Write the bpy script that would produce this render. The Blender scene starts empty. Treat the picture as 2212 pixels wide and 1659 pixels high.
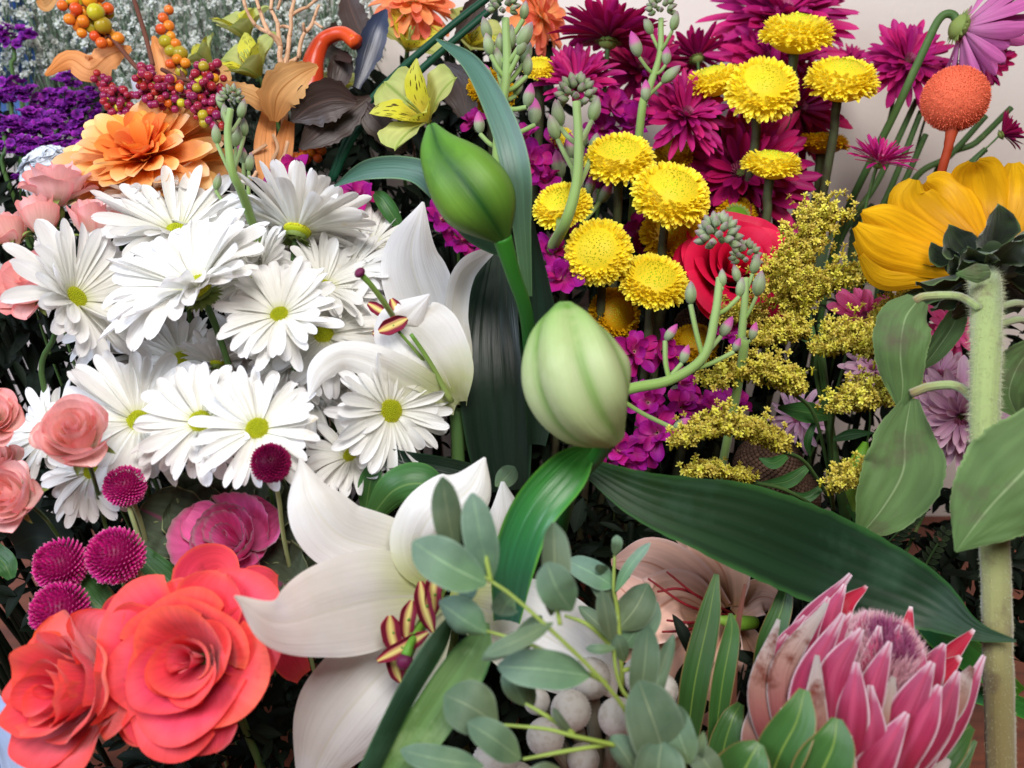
import bpy, math, random
import numpy as np
from mathutils import Vector, Matrix

# ------------------------------------------------------------------ camera, world, lamps, exposure
scene = bpy.context.scene
COL = scene.collection
PITCH = math.radians(22)
CAM = np.array([0.0, 0.0, 0.50])
FW = np.array([0.0, math.cos(PITCH), -math.sin(PITCH)])
UP = np.array([0.0, math.sin(PITCH), math.cos(PITCH)])
RT = np.array([1.0, 0.0, 0.0])
HF = math.radians(60)
FP = 1106 / math.tan(HF / 2)
WALL_Y = 0.85

cam_data = bpy.data.cameras.new("camera")
cam = bpy.data.objects.new("camera", cam_data)
COL.objects.link(cam)
cam.location = CAM
cam.rotation_euler = (math.pi / 2 - PITCH, 0, 0)
cam_data.sensor_width = 36
cam_data.lens = 18 / math.tan(HF / 2)
cam_data.clip_start = 0.01
cam_data.clip_end = 50
cam_data.dof.use_dof = True
cam_data.dof.focus_distance = 0.53
cam_data.dof.aperture_fstop = 7.5
scene.camera = cam

world = bpy.data.worlds.new("World")
scene.world = world
world.use_nodes = True
world.node_tree.nodes["Background"].inputs[0].default_value = (0.80, 0.86, 1.0, 1)
world.node_tree.nodes["Background"].inputs[1].default_value = 0.022

def area(name, loc, target, size, power, color, sy=None):
    l = bpy.data.lights.new(name, 'AREA')
    l.energy = power; l.color = color
    l.shape = 'RECTANGLE'; l.size = size; l.size_y = sy or size
    o = bpy.data.objects.new(name, l); COL.objects.link(o)
    o.location = loc
    o.rotation_euler = (Vector(target) - Vector(loc)).to_track_quat('-Z', 'Y').to_euler()
    return o
area("ceiling_lamp", (0.12, -0.32, 1.32), (0.05, 0.55, 0.25), 0.50, 18.5, (1.0, 0.965, 0.93))
area("window_light", (-1.15, -0.25, 1.15), (-0.1, 0.55, 0.25), 0.8, 23.0, (0.74, 0.83, 1.0))
scene.view_settings.view_transform = 'Standard'
scene.view_settings.look = 'None'
scene.view_settings.exposure = 0.14
scene.view_settings.gamma = 1.0
scene.view_settings.use_curve_mapping = False

# ------------------------------------------------------------------ maths helpers
def P(x, y, d):
    """world point seen at photo position x, y (2212 wide) at depth d metres"""
    return CAM + d * (FW + ((x - 1106) / FP) * RT + ((829.5 - y) / FP) * UP)
def S(px, d): return px * d / FP
def unit(v):
    v = np.asarray(v, float); return v / (np.linalg.norm(v) + 1e-12)
def DIR(r, u, b): return unit(r * RT + u * UP - b * FW)
def frame(z, spin=0.0):
    z = unit(z)
    h = np.array([0, 0, 1.0]) if abs(z[2]) < 0.95 else np.array([0, 1.0, 0])
    x = unit(np.cross(h, z)); y = np.cross(z, x)
    c, s = math.cos(spin), math.sin(spin)
    return np.array([c * x + s * y, -s * x + c * y, z])      # rows = local axes
def catmull(pts, n):
    p = np.asarray(pts, float)
    if len(p) < 3:
        t = np.linspace(0, 1, n)[:, None]; return p[0] * (1 - t) + p[-1] * t
    q = np.vstack([2 * p[0] - p[1], p, 2 * p[-1] - p[-2]])
    out = []
    m = len(p) - 1
    for k in range(n):
        u = k / (n - 1) * m; i = min(int(u), m - 1); f = u - i
        a, b, c, d = q[i], q[i + 1], q[i + 2], q[i + 3]
        out.append(0.5 * ((2 * b) + (-a + c) * f + (2 * a - 5 * b + 4 * c - d) * f * f + (-a + 3 * b - 3 * c + d) * f ** 3))
    return np.array(out)
_gf = {}
def gfaces(nu, nv, wrap=False):
    k = (nu, nv, wrap)
    if k not in _gf:
        i, j = np.meshgrid(np.arange(nu - 1), np.arange(nv if wrap else nv - 1), indexing='ij')
        i = i.ravel(); j = j.ravel(); j2 = (j + 1) % nv
        _gf[k] = np.stack([i * nv + j, (i + 1) * nv + j, (i + 1) * nv + j2, i * nv + j2], 1)
    return _gf[k]

class Mesh:
    def __init__(s): s.v = []; s.f = []; s.a = []; s.n = 0
    def add(s, v, f, t=0.5, q=0.5, r=0.5):
        v = np.asarray(v, float); n = len(v)
        a = np.ones((n, 4), np.float32)
        a[:, 0] = t; a[:, 1] = q; a[:, 2] = r
        s.v.append(v); s.f.append(np.asarray(f) + s.n); s.a.append(a); s.n += n
        return s
    def grid(s, g, r=0.5, wrap=False, t=None, q=None):
        """g: (nu, nv, 3)"""
        nu, nv = g.shape[:2]
        tt = np.repeat(np.linspace(0, 1, nu), nv) if t is None else t
        qq = np.tile(np.linspace(0, 1, nv), nu) if q is None else q
        return s.add(g.reshape(-1, 3), gfaces(nu, nv, wrap), tt, qq, r)
    def build(s, name, mat, parent=None, origin=None, smooth=True):
        v = np.concatenate(s.v); a = np.concatenate(s.a)
        if origin is None and parent is not None: origin = parent['_o']
        if origin is None: origin = (0, 0, 0)
        o = np.array(list(origin)); v = v - o
        me = bpy.data.meshes.new(name)
        widths = [f.shape[1] for f in s.f]
        nl = sum(f.size for f in s.f); nf = sum(len(f) for f in s.f)
        me.vertices.add(len(v)); me.vertices.foreach_set('co', v.astype(np.float32).ravel())
        me.loops.add(nl); me.loops.foreach_set('vertex_index', np.concatenate([f.ravel() for f in s.f]).astype(np.int32))
        tot = np.concatenate([np.full(len(f), w, np.int32) for f, w in zip(s.f, widths)])
        st = np.concatenate([[0], np.cumsum(tot)[:-1]]).astype(np.int32)
        me.polygons.add(nf); me.polygons.foreach_set('loop_start', st); me.polygons.foreach_set('loop_total', tot)
        me.polygons.foreach_set('use_smooth', np.full(nf, smooth, bool))
        me.update(calc_edges=True)
        at = me.color_attributes.new('pc', 'FLOAT_COLOR', 'POINT')
        at.data.foreach_set('color', a.ravel())
        me.materials.append(mat)
        ob = bpy.data.objects.new(name, me); COL.objects.link(ob)
        if parent is not None: ob.parent = parent
        else: ob.location = o
        return ob

THINGS = []
def thing(name, label, cat, pos, group=None):
    o = bpy.data.objects.new(name, None); COL.objects.link(o)
    o.empty_display_size = 0.01
    o.location = [float(c) for c in pos]
    o['label'] = label; o['category'] = cat; o['_o'] = [float(c) for c in pos]
    if group: o['group'] = group
    THINGS.append(o)
    return o
def tag(o, label=None, cat=None, group=None, kind=None):
    if label: o['label'] = label
    if cat: o['category'] = cat
    if group: o['group'] = group
    if kind: o['kind'] = kind
    return o

# ------------------------------------------------------------------ generic shapes
PR = dict(
    daisy=[(0, .22), (.12, .42), (.35, .72), (.6, .95), (.78, 1), (.9, .86), (.97, .5), (1, .12)],
    strap=[(0, .35), (.2, .7), (.5, 1), (.8, .95), (.93, .7), (1, .1)],
    mum=[(0, .3), (.3, .7), (.6, 1), (.8, .95), (.93, .6), (1, .03)],
    round=[(0, .25), (.15, .5), (.35, .8), (.6, 1), (.8, .96), (.92, .72), (.98, .38), (1, .1)],
    leaf=[(0, .08), (.1, .4), (.3, .85), (.45, 1), (.6, .95), (.8, .6), (.92, .28), (1, .02)],
    oval=[(0, .08), (.06, .4), (.2, .78), (.45, 1), (.65, .98), (.85, .74), (.95, .42), (1, .05)],
    lily=[(0, .25), (.15, .55), (.4, .95), (.55, 1), (.75, .85), (.9, .5), (1, .03)],
)
def prof(name, t):
    c = PR[name] if isinstance(name, str) else name
    xs = [a for a, b in c]; ys = [b for a, b in c]
    return np.interp(t, xs, ys)
def petal(L, W, shape='daisy', elev=0., curl=0., curl2=0., cup=0.4, twist=0., side=0., ruf=0., rk=3., groove=0., notch=0., nu=11, nv=7, ph=0.):
    """petal grid in local space: grows along +x, faces +z. returns (nu, nv, 3)"""
    u = np.linspace(0, 1, nu); t = 1 - (1 - u) ** 1.35
    w = W / 2 * prof(shape, t)
    phi = elev + curl * t + curl2 * t * t; psi = side * t
    T = np.stack([np.cos(phi) * np.cos(psi), np.cos(phi) * np.sin(psi), np.sin(phi)], 1)
    dt = np.diff(t)[:, None]
    C = np.vstack([np.zeros(3), np.cumsum((T[1:] + T[:-1]) / 2 * dt * L, 0)])
    Sd = np.stack([-np.sin(psi), np.cos(psi), np.zeros(nu)], 1)
    N = np.cross(T, Sd)
    ct, st = np.cos(twist * t)[:, None], np.sin(twist * t)[:, None]
    S2 = Sd * ct + N * st; N2 = N * ct - Sd * st
    s = np.linspace(-1, 1, nv)[None, :]
    cu = cup if abs(cup) > 1e-3 else 1e-3
    off = np.sin(cu * s) / cu * w[:, None]; hn = (1 - np.cos(cu * s)) / cu * w[:, None]
    hn = hn + ruf * W * np.sin(rk * 2 * np.pi * t[:, None] + ph + 1.3 * np.sign(s)) * s ** 2 * np.minimum(1, 2 * t[:, None])
    hn = hn - groove * W * (np.exp(-(s / 0.25) ** 2) if groove < .029 or nv != 9 else 1.3 * np.exp(-((np.abs(s) - .5) / 0.2) ** 2)) * np.sin(np.pi * t[:, None])
    g = C[:, None, :] + S2[:, None, :] * off[:, :, None] + N2[:, None, :] * hn[:, :, None]
    if notch:
        k = notch * L * (np.exp(-(s / 0.35) ** 2)) * (t[:, None] ** 6)
        g = g - T[:, None, :] * k[:, :, None]
    return g
def put(g, fr, pos, az=0., r0=0., z0=0.):
    c, s = math.cos(az), math.sin(az)
    x = g[..., 0] + r0; y = g[..., 1]; z = g[..., 2] + z0
    X = x * c - y * s; Y = x * s + y * c
    return pos + X[..., None] * fr[0] + Y[..., None] * fr[1] + z[..., None] * fr[2]

def strip(path, hw, roll=0., cup=0.5, n=22, nv=9, ruf=0., rk=3., ph=0., groove=0., serr=0., seed=0, raw=False, lobes=0., ridge=0., nr=5, crumple=0.):
    """leaf or petal along a path of (x, y, depth) photo points; hw half widths in photo px (number or (left, right))"""
    w3 = np.array([P(*p) for p in path]) if not raw else np.array(path)
    C = catmull(w3, n)
    dd = catmull(np.array([[p[2], 0, 0] for p in path]) if not raw else np.array([[FP, 0, 0]] * len(path)), n)[:, 0]
    L2 = [(h if isinstance(h, (tuple, list)) else (h, h)) for h in hw]
    tk = np.linspace(0, 1, len(L2)); t = np.linspace(0, 1, n)
    H = catmull(np.array([[a, b, 0] for a, b in L2]), n)
    wl = np.maximum(H[:, 0], 0.3 if not raw else 0) * dd / FP; wr = np.maximum(H[:, 1], 0.3 if not raw else 0) * dd / FP
    T = np.gradient(C, axis=0); T /= np.linalg.norm(T, axis=1)[:, None] + 1e-12
    V = CAM - C; V /= np.linalg.norm(V, axis=1)[:, None]
    N = V - T * (V * T).sum(1)[:, None]; N /= np.linalg.norm(N, axis=1)[:, None] + 1e-9
    Sd = np.cross(T, N)
    rl = np.interp(t, np.linspace(0, 1, len(roll)), roll) if isinstance(roll, (list, tuple)) else np.full(n, roll)
    rl = np.radians(rl)[:, None]
    S2 = Sd * np.cos(rl) + N * np.sin(rl); N2 = N * np.cos(rl) - Sd * np.sin(rl)
    cp = np.interp(t, np.linspace(0, 1, len(cup)), cup)[:, None] if isinstance(cup, (list, tuple)) else np.full((n, 1), float(cup))
    cp = np.where(np.abs(cp) < 1e-3, 1e-3, cp)
    s = np.linspace(-1, 1, nv)[None, :]
    w = np.where(s < 0, wl[:, None], wr[:, None])
    if serr or lobes:
        rs = np.random.RandomState(seed)
        e = 1 + serr * (rs.rand(n, 1) - 0.5) * 2 + lobes * np.abs(np.sin(t[:, None] * np.pi * 3.3))
        w = w * (1 + (e - 1) * np.abs(s) ** 3)
    off = np.sin(cp * s) / cp * w; hn = (1 - np.cos(cp * s)) / cp * w
    W = (wl + wr)[:, None]
    hn = hn + ruf * W * np.sin(rk * 2 * np.pi * t[:, None] + ph + 1.4 * np.sign(s)) * s ** 2
    hn = hn - groove * W * np.exp(-(s / 0.18) ** 2)
    hn = hn + ridge * W * np.cos(s * np.pi * nr)
    if crumple:
        tt = t[:, None]; q_ = ph + seed * 1.7
        hn = hn + crumple * W * (np.sin(11 * tt + 3.1 * s + q_) * np.cos(4.3 * s - 5 * tt + q_) + .6 * np.sin(23 * tt - 6 * s + 2 * q_) * np.cos(9 * s + 3 * tt)) * (.4 + np.abs(s))
    return C[:, None, :] + S2[:, None, :] * off[:, :, None] + N2[:, None, :] * hn[:, :, None]

def tube(path, rad, n=20, nv=8, raw=True, wob=0., seed=0, cap=True, rib=0.):
    """tube grid along world points (raw) or photo points; rad in metres (raw) or photo px"""
    w3 = np.array(path) if raw else np.array([P(*p) for p in path])
    C = catmull(w3, n)
    R = catmull(np.array([[r, 0, 0] for r in (rad if isinstance(rad, (list, tuple)) else [rad, rad])]), n)[:, 0]
    if not raw:
        dd = catmull(np.array([[p[2], 0, 0] for p in path]), n)[:, 0]; R = R * dd / FP
    T = np.gradient(C, axis=0); T /= np.linalg.norm(T, axis=1)[:, None] + 1e-12
    ref = np.array([0.13, 0.95, 0.21]); A = np.cross(T, ref); A /= np.linalg.norm(A, axis=1)[:, None] + 1e-9
    B = np.cross(T, A)
    th = np.linspace(0, 2 * np.pi, nv, endpoint=False)[None, :]
    RR = R[:, None] * (1 + rib * np.cos(4 * th))
    if wob:
        rs = np.random.RandomState(seed); RR = RR * (1 + wob * (rs.rand(n, nv) - .5) * 2)
    if cap:
        RR = np.vstack([RR[:1] * .05, RR, RR[-1:] * .05]); A = np.vstack([A[:1], A, A[-1:]]); B = np.vstack([B[:1], B, B[-1:]])
        C = np.vstack([C[:1] - T[:1] * R[0] * .25, C, C[-1:] + T[-1:] * R[-1] * .25])
    return C[:, None, :] + A[:, None, :] * (RR * np.cos(th))[:, :, None] + B[:, None, :] * (RR * np.sin(th))[:, :, None]

def ball(pos, r, fr=None, nu=9, nv=12, sq=(1, 1, 1), bump=0., seed=0):
    th = np.linspace(0, np.pi, nu)[:, None]; ph = np.linspace(0, 2 * np.pi, nv, endpoint=False)[None, :]
    fr = np.eye(3) if fr is None else fr
    R = np.full((nu, nv), float(r))
    if bump:
        rs = np.random.RandomState(seed); k = 1 + bump * (rs.rand(nu, nv) - .5) * 2; k[0] = 1; k[-1] = 1; R = R * k
    x = R * np.sin(th) * np.cos(ph) * sq[0]; y = R * np.sin(th) * np.sin(ph) * sq[1]; z = R * np.cos(th) * np.ones_like(ph) * sq[2]
    return pos + x[..., None] * fr[0] + y[..., None] * fr[1] + z[..., None] * fr[2]
def fib(n, zmin=-1.0, zmax=1.0):
    k = np.arange(n); z = zmax - (zmax - zmin) * (k + .5) / n
    r = np.sqrt(np.maximum(0, 1 - z * z)); a = k * 2.399963
    return np.stack([r * np.cos(a), r * np.sin(a), z], 1)

# ------------------------------------------------------------------ materials
def lin(h):
    if isinstance(h, (tuple, list)): return tuple(h)[:3]
    c = [int(h[i:i + 2], 16) / 255 for i in (0, 2, 4)]
    return tuple(x / 12.92 if x <= 0.04045 else ((x + 0.055) / 1.055) ** 2.4 for x in c)
class NT:
    def __init__(s, name):
        s.m = bpy.data.materials.new(name); s.m.use_nodes = True
        s.t = s.m.node_tree; s.t.nodes.clear()
    def n(s, typ, **kw):
        nd = s.t.nodes.new(typ)
        for k, v in kw.items():
            if k.startswith('i_'): nd.inputs[k[2:].replace('_', ' ')].default_value = v
            else: setattr(nd, k, v)
        return nd
    def l(s, a, b): s.t.links.new(a, b)
    def math(s, op, a, b=None, clamp=False):
        nd = s.t.nodes.new('ShaderNodeMath'); nd.operation = op; nd.use_clamp = clamp
        for i, x in enumerate((a, b)):
            if x is None: continue
            if isinstance(x, (int, float)): nd.inputs[i].default_value = x
            else: s.l(x, nd.inputs[i])
        return nd.outputs[0]
    def ramp(s, fac, stops, interp='LINEAR'):
        nd = s.t.nodes.new('ShaderNodeValToRGB'); cr = nd.color_ramp; cr.interpolation = interp
        while len(cr.elements) < len(stops): cr.elements.new(0.5)
        for e, (p, c) in zip(cr.elements, stops):
            e.position = p; e.color = (*lin(c), 1) if not isinstance(c, (int, float)) else (c, c, c, 1)
        s.l(fac, nd.inputs[0]); return nd.outputs[0]
    def mix(s, fac, a, b, mode='MIX'):
        nd = s.t.nodes.new('ShaderNodeMix'); nd.data_type = 'RGBA'; nd.blend_type = mode
        for i, x in ((0, fac), (6, a), (7, b)):
            if isinstance(x, (int, float)): nd.inputs[i].default_value = x
            elif isinstance(x, (str, tuple)): nd.inputs[i].default_value = (*lin(x), 1)
            else: s.l(x, nd.inputs[i])
        return nd.outputs[2]
MATS = {}
def pmat(name, stops, edge=None, edge_at=(.75, .95), trans=.25, rough=.5, var=.12, hue=.0, veins=0., vk=14., bump=.25, blotch=None, blotch_scale=25., blotch_at=(.55, .7), speck=None, mid=None, mid_w=.08, spec=.2, fuzz=0., coat=0., tip=None, grain=.08):
    """petal / leaf material driven by the mesh attribute pc: x = along, y = across, z = per petal random"""
    if name in MATS: return MATS[name]
    k = NT(name)
    at = k.n('ShaderNodeAttribute', attribute_name='pc')
    sp = k.n('ShaderNodeSeparateColor'); k.l(at.outputs['Color'], sp.inputs[0])
    t, q, r = sp.outputs[0], sp.outputs[1], sp.outputs[2]
    tc = k.n('ShaderNodeTexCoord')
    nz = k.n('ShaderNodeTexNoise', i_Scale=60., i_Detail=4.); k.l(tc.outputs['Object'], nz.inputs['Vector'])
    tj = k.math('ADD', t, k.math('MULTIPLY', k.math('SUBTRACT', nz.outputs[0], .5), .11))
    col = k.ramp(tj, stops)
    sa = k.math('ABSOLUTE', k.math('SUBTRACT', k.math('MULTIPLY', q, 2.), 1.))
    if edge is not None:
        sj = k.math('ADD', sa, k.math('MULTIPLY', k.math('SUBTRACT', nz.outputs[0], .5), .15))
        e = k.ramp(sj, [(edge_at[0], 0.), (edge_at[1], 1.)])
        if tip is not None:
            e2 = k.ramp(tj, [(tip[0], 0.), (tip[1], 1.)]); e = k.math('MAXIMUM', e, e2)
        col = k.mix(e, col, edge)
    if mid is not None:
        col = k.mix(k.ramp(sa, [(0, 1.), (mid_w, 0.)]), col, mid)
    # veins along the petal
    cx = k.n('ShaderNodeCombineXYZ'); k.l(k.math('MULTIPLY', q, vk), cx.inputs[0]); k.l(k.math('MULTIPLY', t, 1.6), cx.inputs[1]); k.l(k.math('MULTIPLY', r, 37.), cx.inputs[2])
    vn = k.n('ShaderNodeTexNoise', i_Scale=1., i_Detail=3.); k.l(cx.outputs[0], vn.inputs['Vector'])
    if veins:
        col = k.mix(k.math('MULTIPLY', k.ramp(vn.outputs[0], [(.42, 1.), (.6, 0.)]), veins), col, k.mix(1., col, (.55, .5, .5), 'MULTIPLY'))
    if speck is not None:
        c2 = k.n('ShaderNodeCombineXYZ'); k.l(k.math('MULTIPLY', q, 11.), c2.inputs[0]); k.l(k.math('MULTIPLY', t, 4.), c2.inputs[1]); k.l(k.math('MULTIPLY', r, 19.), c2.inputs[2])
        vo = k.n('ShaderNodeTexVoronoi', i_Scale=1.1); k.l(c2.outputs[0], vo.inputs['Vector'])
        m_ = k.math('MULTIPLY', k.ramp(vo.outputs['Distance'], [(.24, 1.), (.30, 0.)]), k.ramp(t, [(.15, 0.), (.25, 1.), (.82, 1.), (.9, 0.)]))
        col = k.mix(m_, col, speck)
    if blotch is not None:
        bn = k.n('ShaderNodeTexNoise', i_Scale=blotch_scale, i_Detail=5., i_Roughness=.6); k.l(tc.outputs['Object'], bn.inputs['Vector'])
        col = k.mix(k.ramp(bn.outputs[0], [(blotch_at[0], 0.), (blotch_at[1], 1.)]), col, blotch)
    hs = k.n('ShaderNodeHueSaturation')
    k.l(k.math('ADD', k.math('MULTIPLY', k.math('SUBTRACT', r, .5), 2 * var), k.math('ADD', 1 - grain / 2, k.math('MULTIPLY', nz.outputs[0], grain))), hs.inputs['Value'])
    k.l(k.math('ADD', k.math('MULTIPLY', k.math('SUBTRACT', r, .5), hue), .5), hs.inputs['Hue'])
    k.l(col, hs.inputs['Color']); col = hs.outputs[0]
    b = k.n('ShaderNodeBump', i_Strength=bump, i_Distance=.0012); k.l(k.math('ADD', vn.outputs[0], k.math('MULTIPLY', nz.outputs[0], .4)), b.inputs['Height'])
    pb = k.n('ShaderNodeBsdfPrincipled'); pb.inputs['Roughness'].default_value = rough
    pb.inputs['Specular IOR Level'].default_value = spec
    if fuzz: pb.inputs['Sheen Weight'].default_value = fuzz
    if coat: pb.inputs['Coat Weight'].default_value = coat; pb.inputs['Coat Roughness'].default_value = .25
    k.l(col, pb.inputs['Base Color']); k.l(b.outputs[0], pb.inputs['Normal'])
    out = k.n('ShaderNodeOutputMaterial')
    if trans:
        tr = k.n('ShaderNodeBsdfTranslucent'); k.l(col, tr.inputs[0]); k.l(b.outputs[0], tr.inputs[1])
        mx = k.n('ShaderNodeMixShader'); mx.inputs[0].default_value = trans
        k.l(pb.outputs[0], mx.inputs[1]); k.l(tr.outputs[0], mx.inputs[2]); k.l(mx.outputs[0], out.inputs[0])
    else: k.l(pb.outputs[0], out.inputs[0])
    MATS[name] = k.m
    return k.m
def solid(name, c, c2=None, scale=40., **kw):
    c2 = c2 or c
    kw.setdefault('trans', 0.)
    return pmat(name, [(0, c), (1, c2)], blotch_scale=scale, **kw)
# ------------------------------------------------------------------ palette
M_white = pmat('daisy_petal_white', [(0, 'dfe0b0'), (.14, 'f0efe6'), (1, 'f6f5f6')], trans=.30, rough=.55, var=.03, veins=.10, vk=7, bump=.35, grain=.05, blotch='e6dcc4', blotch_scale=55, blotch_at=(.66, .76))
M_disc = pmat('daisy_disc', [(0, '9fae18'), (.55, 'b3b51e'), (1, 'd0c832')], trans=0, rough=.7, var=.12, bump=.4)
M_calyx = pmat('green_calyx', [(0, '56702e'), (1, '8b9a55')], trans=.1, rough=.6, var=.15)
M_stem = pmat('green_stem', [(0, '3f5c32'), (.5, '4d6a38'), (1, '34502c')], trans=0, rough=.5, blotch='6f7a4a', blotch_scale=60, blotch_at=(.6, .75))
M_dstem = pmat('dark_olive_stem', [(0, '4c5636'), (1, '4a4a34')], trans=0, rough=.6, blotch='3a2c26', blotch_scale=70, blotch_at=(.45, .7))
M_mum = pmat('magenta_petal', [(0, 'd898b4'), (.12, 'bc2878'), (.5, 'b41a70'), (1, 'c42c80')], trans=.25, rough=.5, var=.22, hue=.03, veins=.25, vk=6)
M_mumd = pmat('deep_magenta_petal', [(0, '7c0c48'), (.4, 'a01058'), (1, 'b41a68')], trans=.2, rough=.5, var=.2, hue=.03, veins=.3, vk=6)
M_mumc = pmat('mum_centre', [(0, '8a3a5a'), (1, 'd87aa0')], trans=.1, rough=.6, var=.2)
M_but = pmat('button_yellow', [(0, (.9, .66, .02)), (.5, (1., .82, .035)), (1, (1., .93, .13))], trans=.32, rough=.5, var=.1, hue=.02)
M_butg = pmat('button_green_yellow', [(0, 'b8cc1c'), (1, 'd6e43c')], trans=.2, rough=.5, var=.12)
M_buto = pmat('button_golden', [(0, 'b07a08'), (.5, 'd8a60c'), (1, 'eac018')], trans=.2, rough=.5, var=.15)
M_coral = pmat('coral_rose_petal', [(0, 'cc2448'), (.4, 'ec3c5c'), (.8, 'f65060'), (1, 'fa5c50')], edge='fa6454', edge_at=(.85, 1.1), blotch='a83038', blotch_scale=45, blotch_at=(.66, .8), trans=.28, rough=.55, var=.08, hue=.015, veins=.22, vk=26, bump=.25, fuzz=.2)
M_coralo = pmat('coral_rose_outer_petal', [(0, 'f4a8a4'), (.4, 'f28c90'), (.8, 'f46060'), (1, 'f85c4a')], edge='f25a36', edge_at=(.75, 1.0), trans=.28, rough=.55, var=.08, hue=.015, veins=.25, vk=30, bump=.3, fuzz=.2)
M_spray = pmat('spray_rose_petal', [(0, 'fbeecf'), (.3, 'fbd6c8'), (.75, 'fbc0ba'), (1, 'f9aca8')], edge='f79a96', edge_at=(.8, 1.05), trans=.32, rough=.55, var=.07, hue=.02, veins=.15, vk=20)
M_sprayp = pmat('pale_rose_petal', [(0, 'f6e8cc'), (.3, 'fad8d0'), (.75, 'fbccc8'), (1, 'fabcba')], edge='f8a0a6', edge_at=(.8, 1.05), trans=.32, rough=.55, var=.07, hue=.02, veins=.15, vk=20)
M_red = pmat('red_rose_petal', [(0, 'a01030'), (.6, 'd01440'), (1, 'e01c4c')], trans=.25, rough=.5, var=.1, veins=.1, vk=20)
M_kale = pmat('kale_pink_leaf', [(0, 'f890c4'), (.5, 'f068ac'), (.85, 'ec78b0'), (1, 'c8a4ac')], edge='b59aa0', edge_at=(.88, 1.0), trans=.2, rough=.55, var=.1, veins=.35, vk=12, bump=.6)
M_kaleg = pmat('kale_green_leaf', [(0, '8a3a64'), (.25, '4a5444'), (1, '56644a')], edge='9aa678', edge_at=(.95, 1.0), mid='90486a', mid_w=.08, trans=.15, rough=.6, var=.15, veins=.4, vk=14, bump=.9, tip=(.94, 1.0))
M_gomph = pmat('gomphrena_bract', [(0, '8c0c50'), (.5, 'cc1c80'), (.8, 'e03c98'), (.93, 'f8d4d0')], trans=.2, rough=.4, var=.25)
M_gomphd = pmat('gomphrena_dark_bract', [(0, '5a0630'), (.7, '8c0c4a'), (1, 'b02a60')], trans=.15, rough=.4, var=.25)
M_orange = pmat('silk_orange_petal', [(0, 'ee7828'), (.35, 'f8aa54'), (.75, 'fcc884'), (1, 'fddcae')], trans=.35, rough=.75, var=.08, hue=.03, bump=.2, spec=.1)
M_orangei = pmat('silk_deep_orange_petal', [(0, 'e4541e'), (.4, 'f28238'), (1, 'faac58')], trans=.3, rough=.75, var=.1, hue=.03, bump=.2, spec=.1)
M_peach = pmat('silk_peach_petal', [(0, 'f8d890'), (.3, 'f8b078'), (.7, 'f48862'), (1, 'f6a07e')], trans=.35, rough=.75, var=.1, hue=.04, bump=.2, spec=.1)
M_lily = pmat('white_lily_petal', [(0, 'b4c45c'), (.16, 'dfe4ac'), (.36, 'f6f4ef'), (1, 'f7f6f7')], trans=.4, rough=.5, var=.02, veins=.09, vk=30, bump=.35, mid='eceadc', mid_w=.04, grain=.03, blotch='ece8da', blotch_scale=16, blotch_at=(.45, .75))
M_anth = pmat('lily_anther', [(0, '98203c'), (1, '8c1a34')], trans=0, rough=.5, mid='dcd078', mid_w=.45, var=.1)
M_anthb = solid('lily_anther_back', '7c1a34', '681830', rough=.5)
M_stig = pmat('lily_stigma', [(0, '6a2044'), (1, '4a1838')], trans=0, rough=.5)
M_fil = pmat('lily_filament', [(0, '9aa860'), (1, '5e8c34')], trans=.1, rough=.4)
M_lleaf = pmat('lily_leaf_green', [(0, '264420'), (.5, '18321e'), (1, '203e22')], edge='3a6a34', edge_at=(.85, 1.0), trans=.12, rough=.5, var=.1, veins=.45, vk=9, bump=.35, blotch='2c4834', blotch_scale=26, blotch_at=(.5, .72), spec=.25)
M_lleafd = pmat('lily_leaf_dark', [(0, '15271a'), (1, '102418')], edge='1e3a22', edge_at=(.9, 1.0), trans=.06, rough=.4, var=.1, veins=.4, vk=11, bump=.5, spec=.4)
M_lleafg = pmat('lily_leaf_grey', [(0, '4c7048'), (.5, '57786a'), (1, '3c6a58')], edge='6f9068', edge_at=(.85, 1.0), trans=.15, rough=.42, var=.08, veins=.35, vk=11, bump=.4, spec=.4)
M_lleafb = pmat('lily_leaf_bright', [(0, '3c8020'), (.4, '327a34'), (1, '24604c')], edge='5a9a34', edge_at=(.85, 1.0), trans=.2, rough=.38, var=.08, veins=.35, vk=10, bump=.5, spec=.5)
M_euc = pmat('eucalyptus_leaf', [(0, '688258'), (1, '68826e')], edge='80967e', edge_at=(.88, 1.0), mid='97ad84', mid_w=.05, trans=.22, rough=.6, var=.28, hue=.09, veins=.12, vk=8, blotch='4a6650', blotch_scale=42, blotch_at=(.45, .75))
M_eucs = pmat('eucalyptus_stem', [(0, '8a9c40'), (1, '94aa58')], trans=.1, rough=.55)
M_tleaf = pmat('plain_green_leaf', [(0, '3c6a30'), (1, '386a36')], edge='4f7c3c', edge_at=(.9, 1.0), mid='6a8c4c', mid_w=.06, trans=.2, rough=.45, var=.12, veins=.3, vk=9, bump=.5, spec=.4)
M_shadeleaf = pmat('shade_dark_leaf', [(0, '0d150b'), (1, '0e1b0e')], mid='162413', mid_w=.06, trans=.05, rough=.65, var=.3, veins=.3, vk=9, spec=.15)  # gap shade put into the leaf colour, close to black
M_bleaf = pmat('brown_black_leaf', [(0, '3c2a26'), (1, '40342e')], mid='5a4038', mid_w=.05, trans=.1, rough=.45, var=.15, veins=.4, vk=12, bump=.5, spec=.4)
M_oleaf = pmat('silk_orange_leaf', [(0, 'e89450'), (.6, 'f4b078'), (1, 'f4a864')], mid='c87838', mid_w=.05, trans=.3, rough=.8, var=.06, veins=.35, vk=10, bump=.5, spec=.1)
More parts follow.
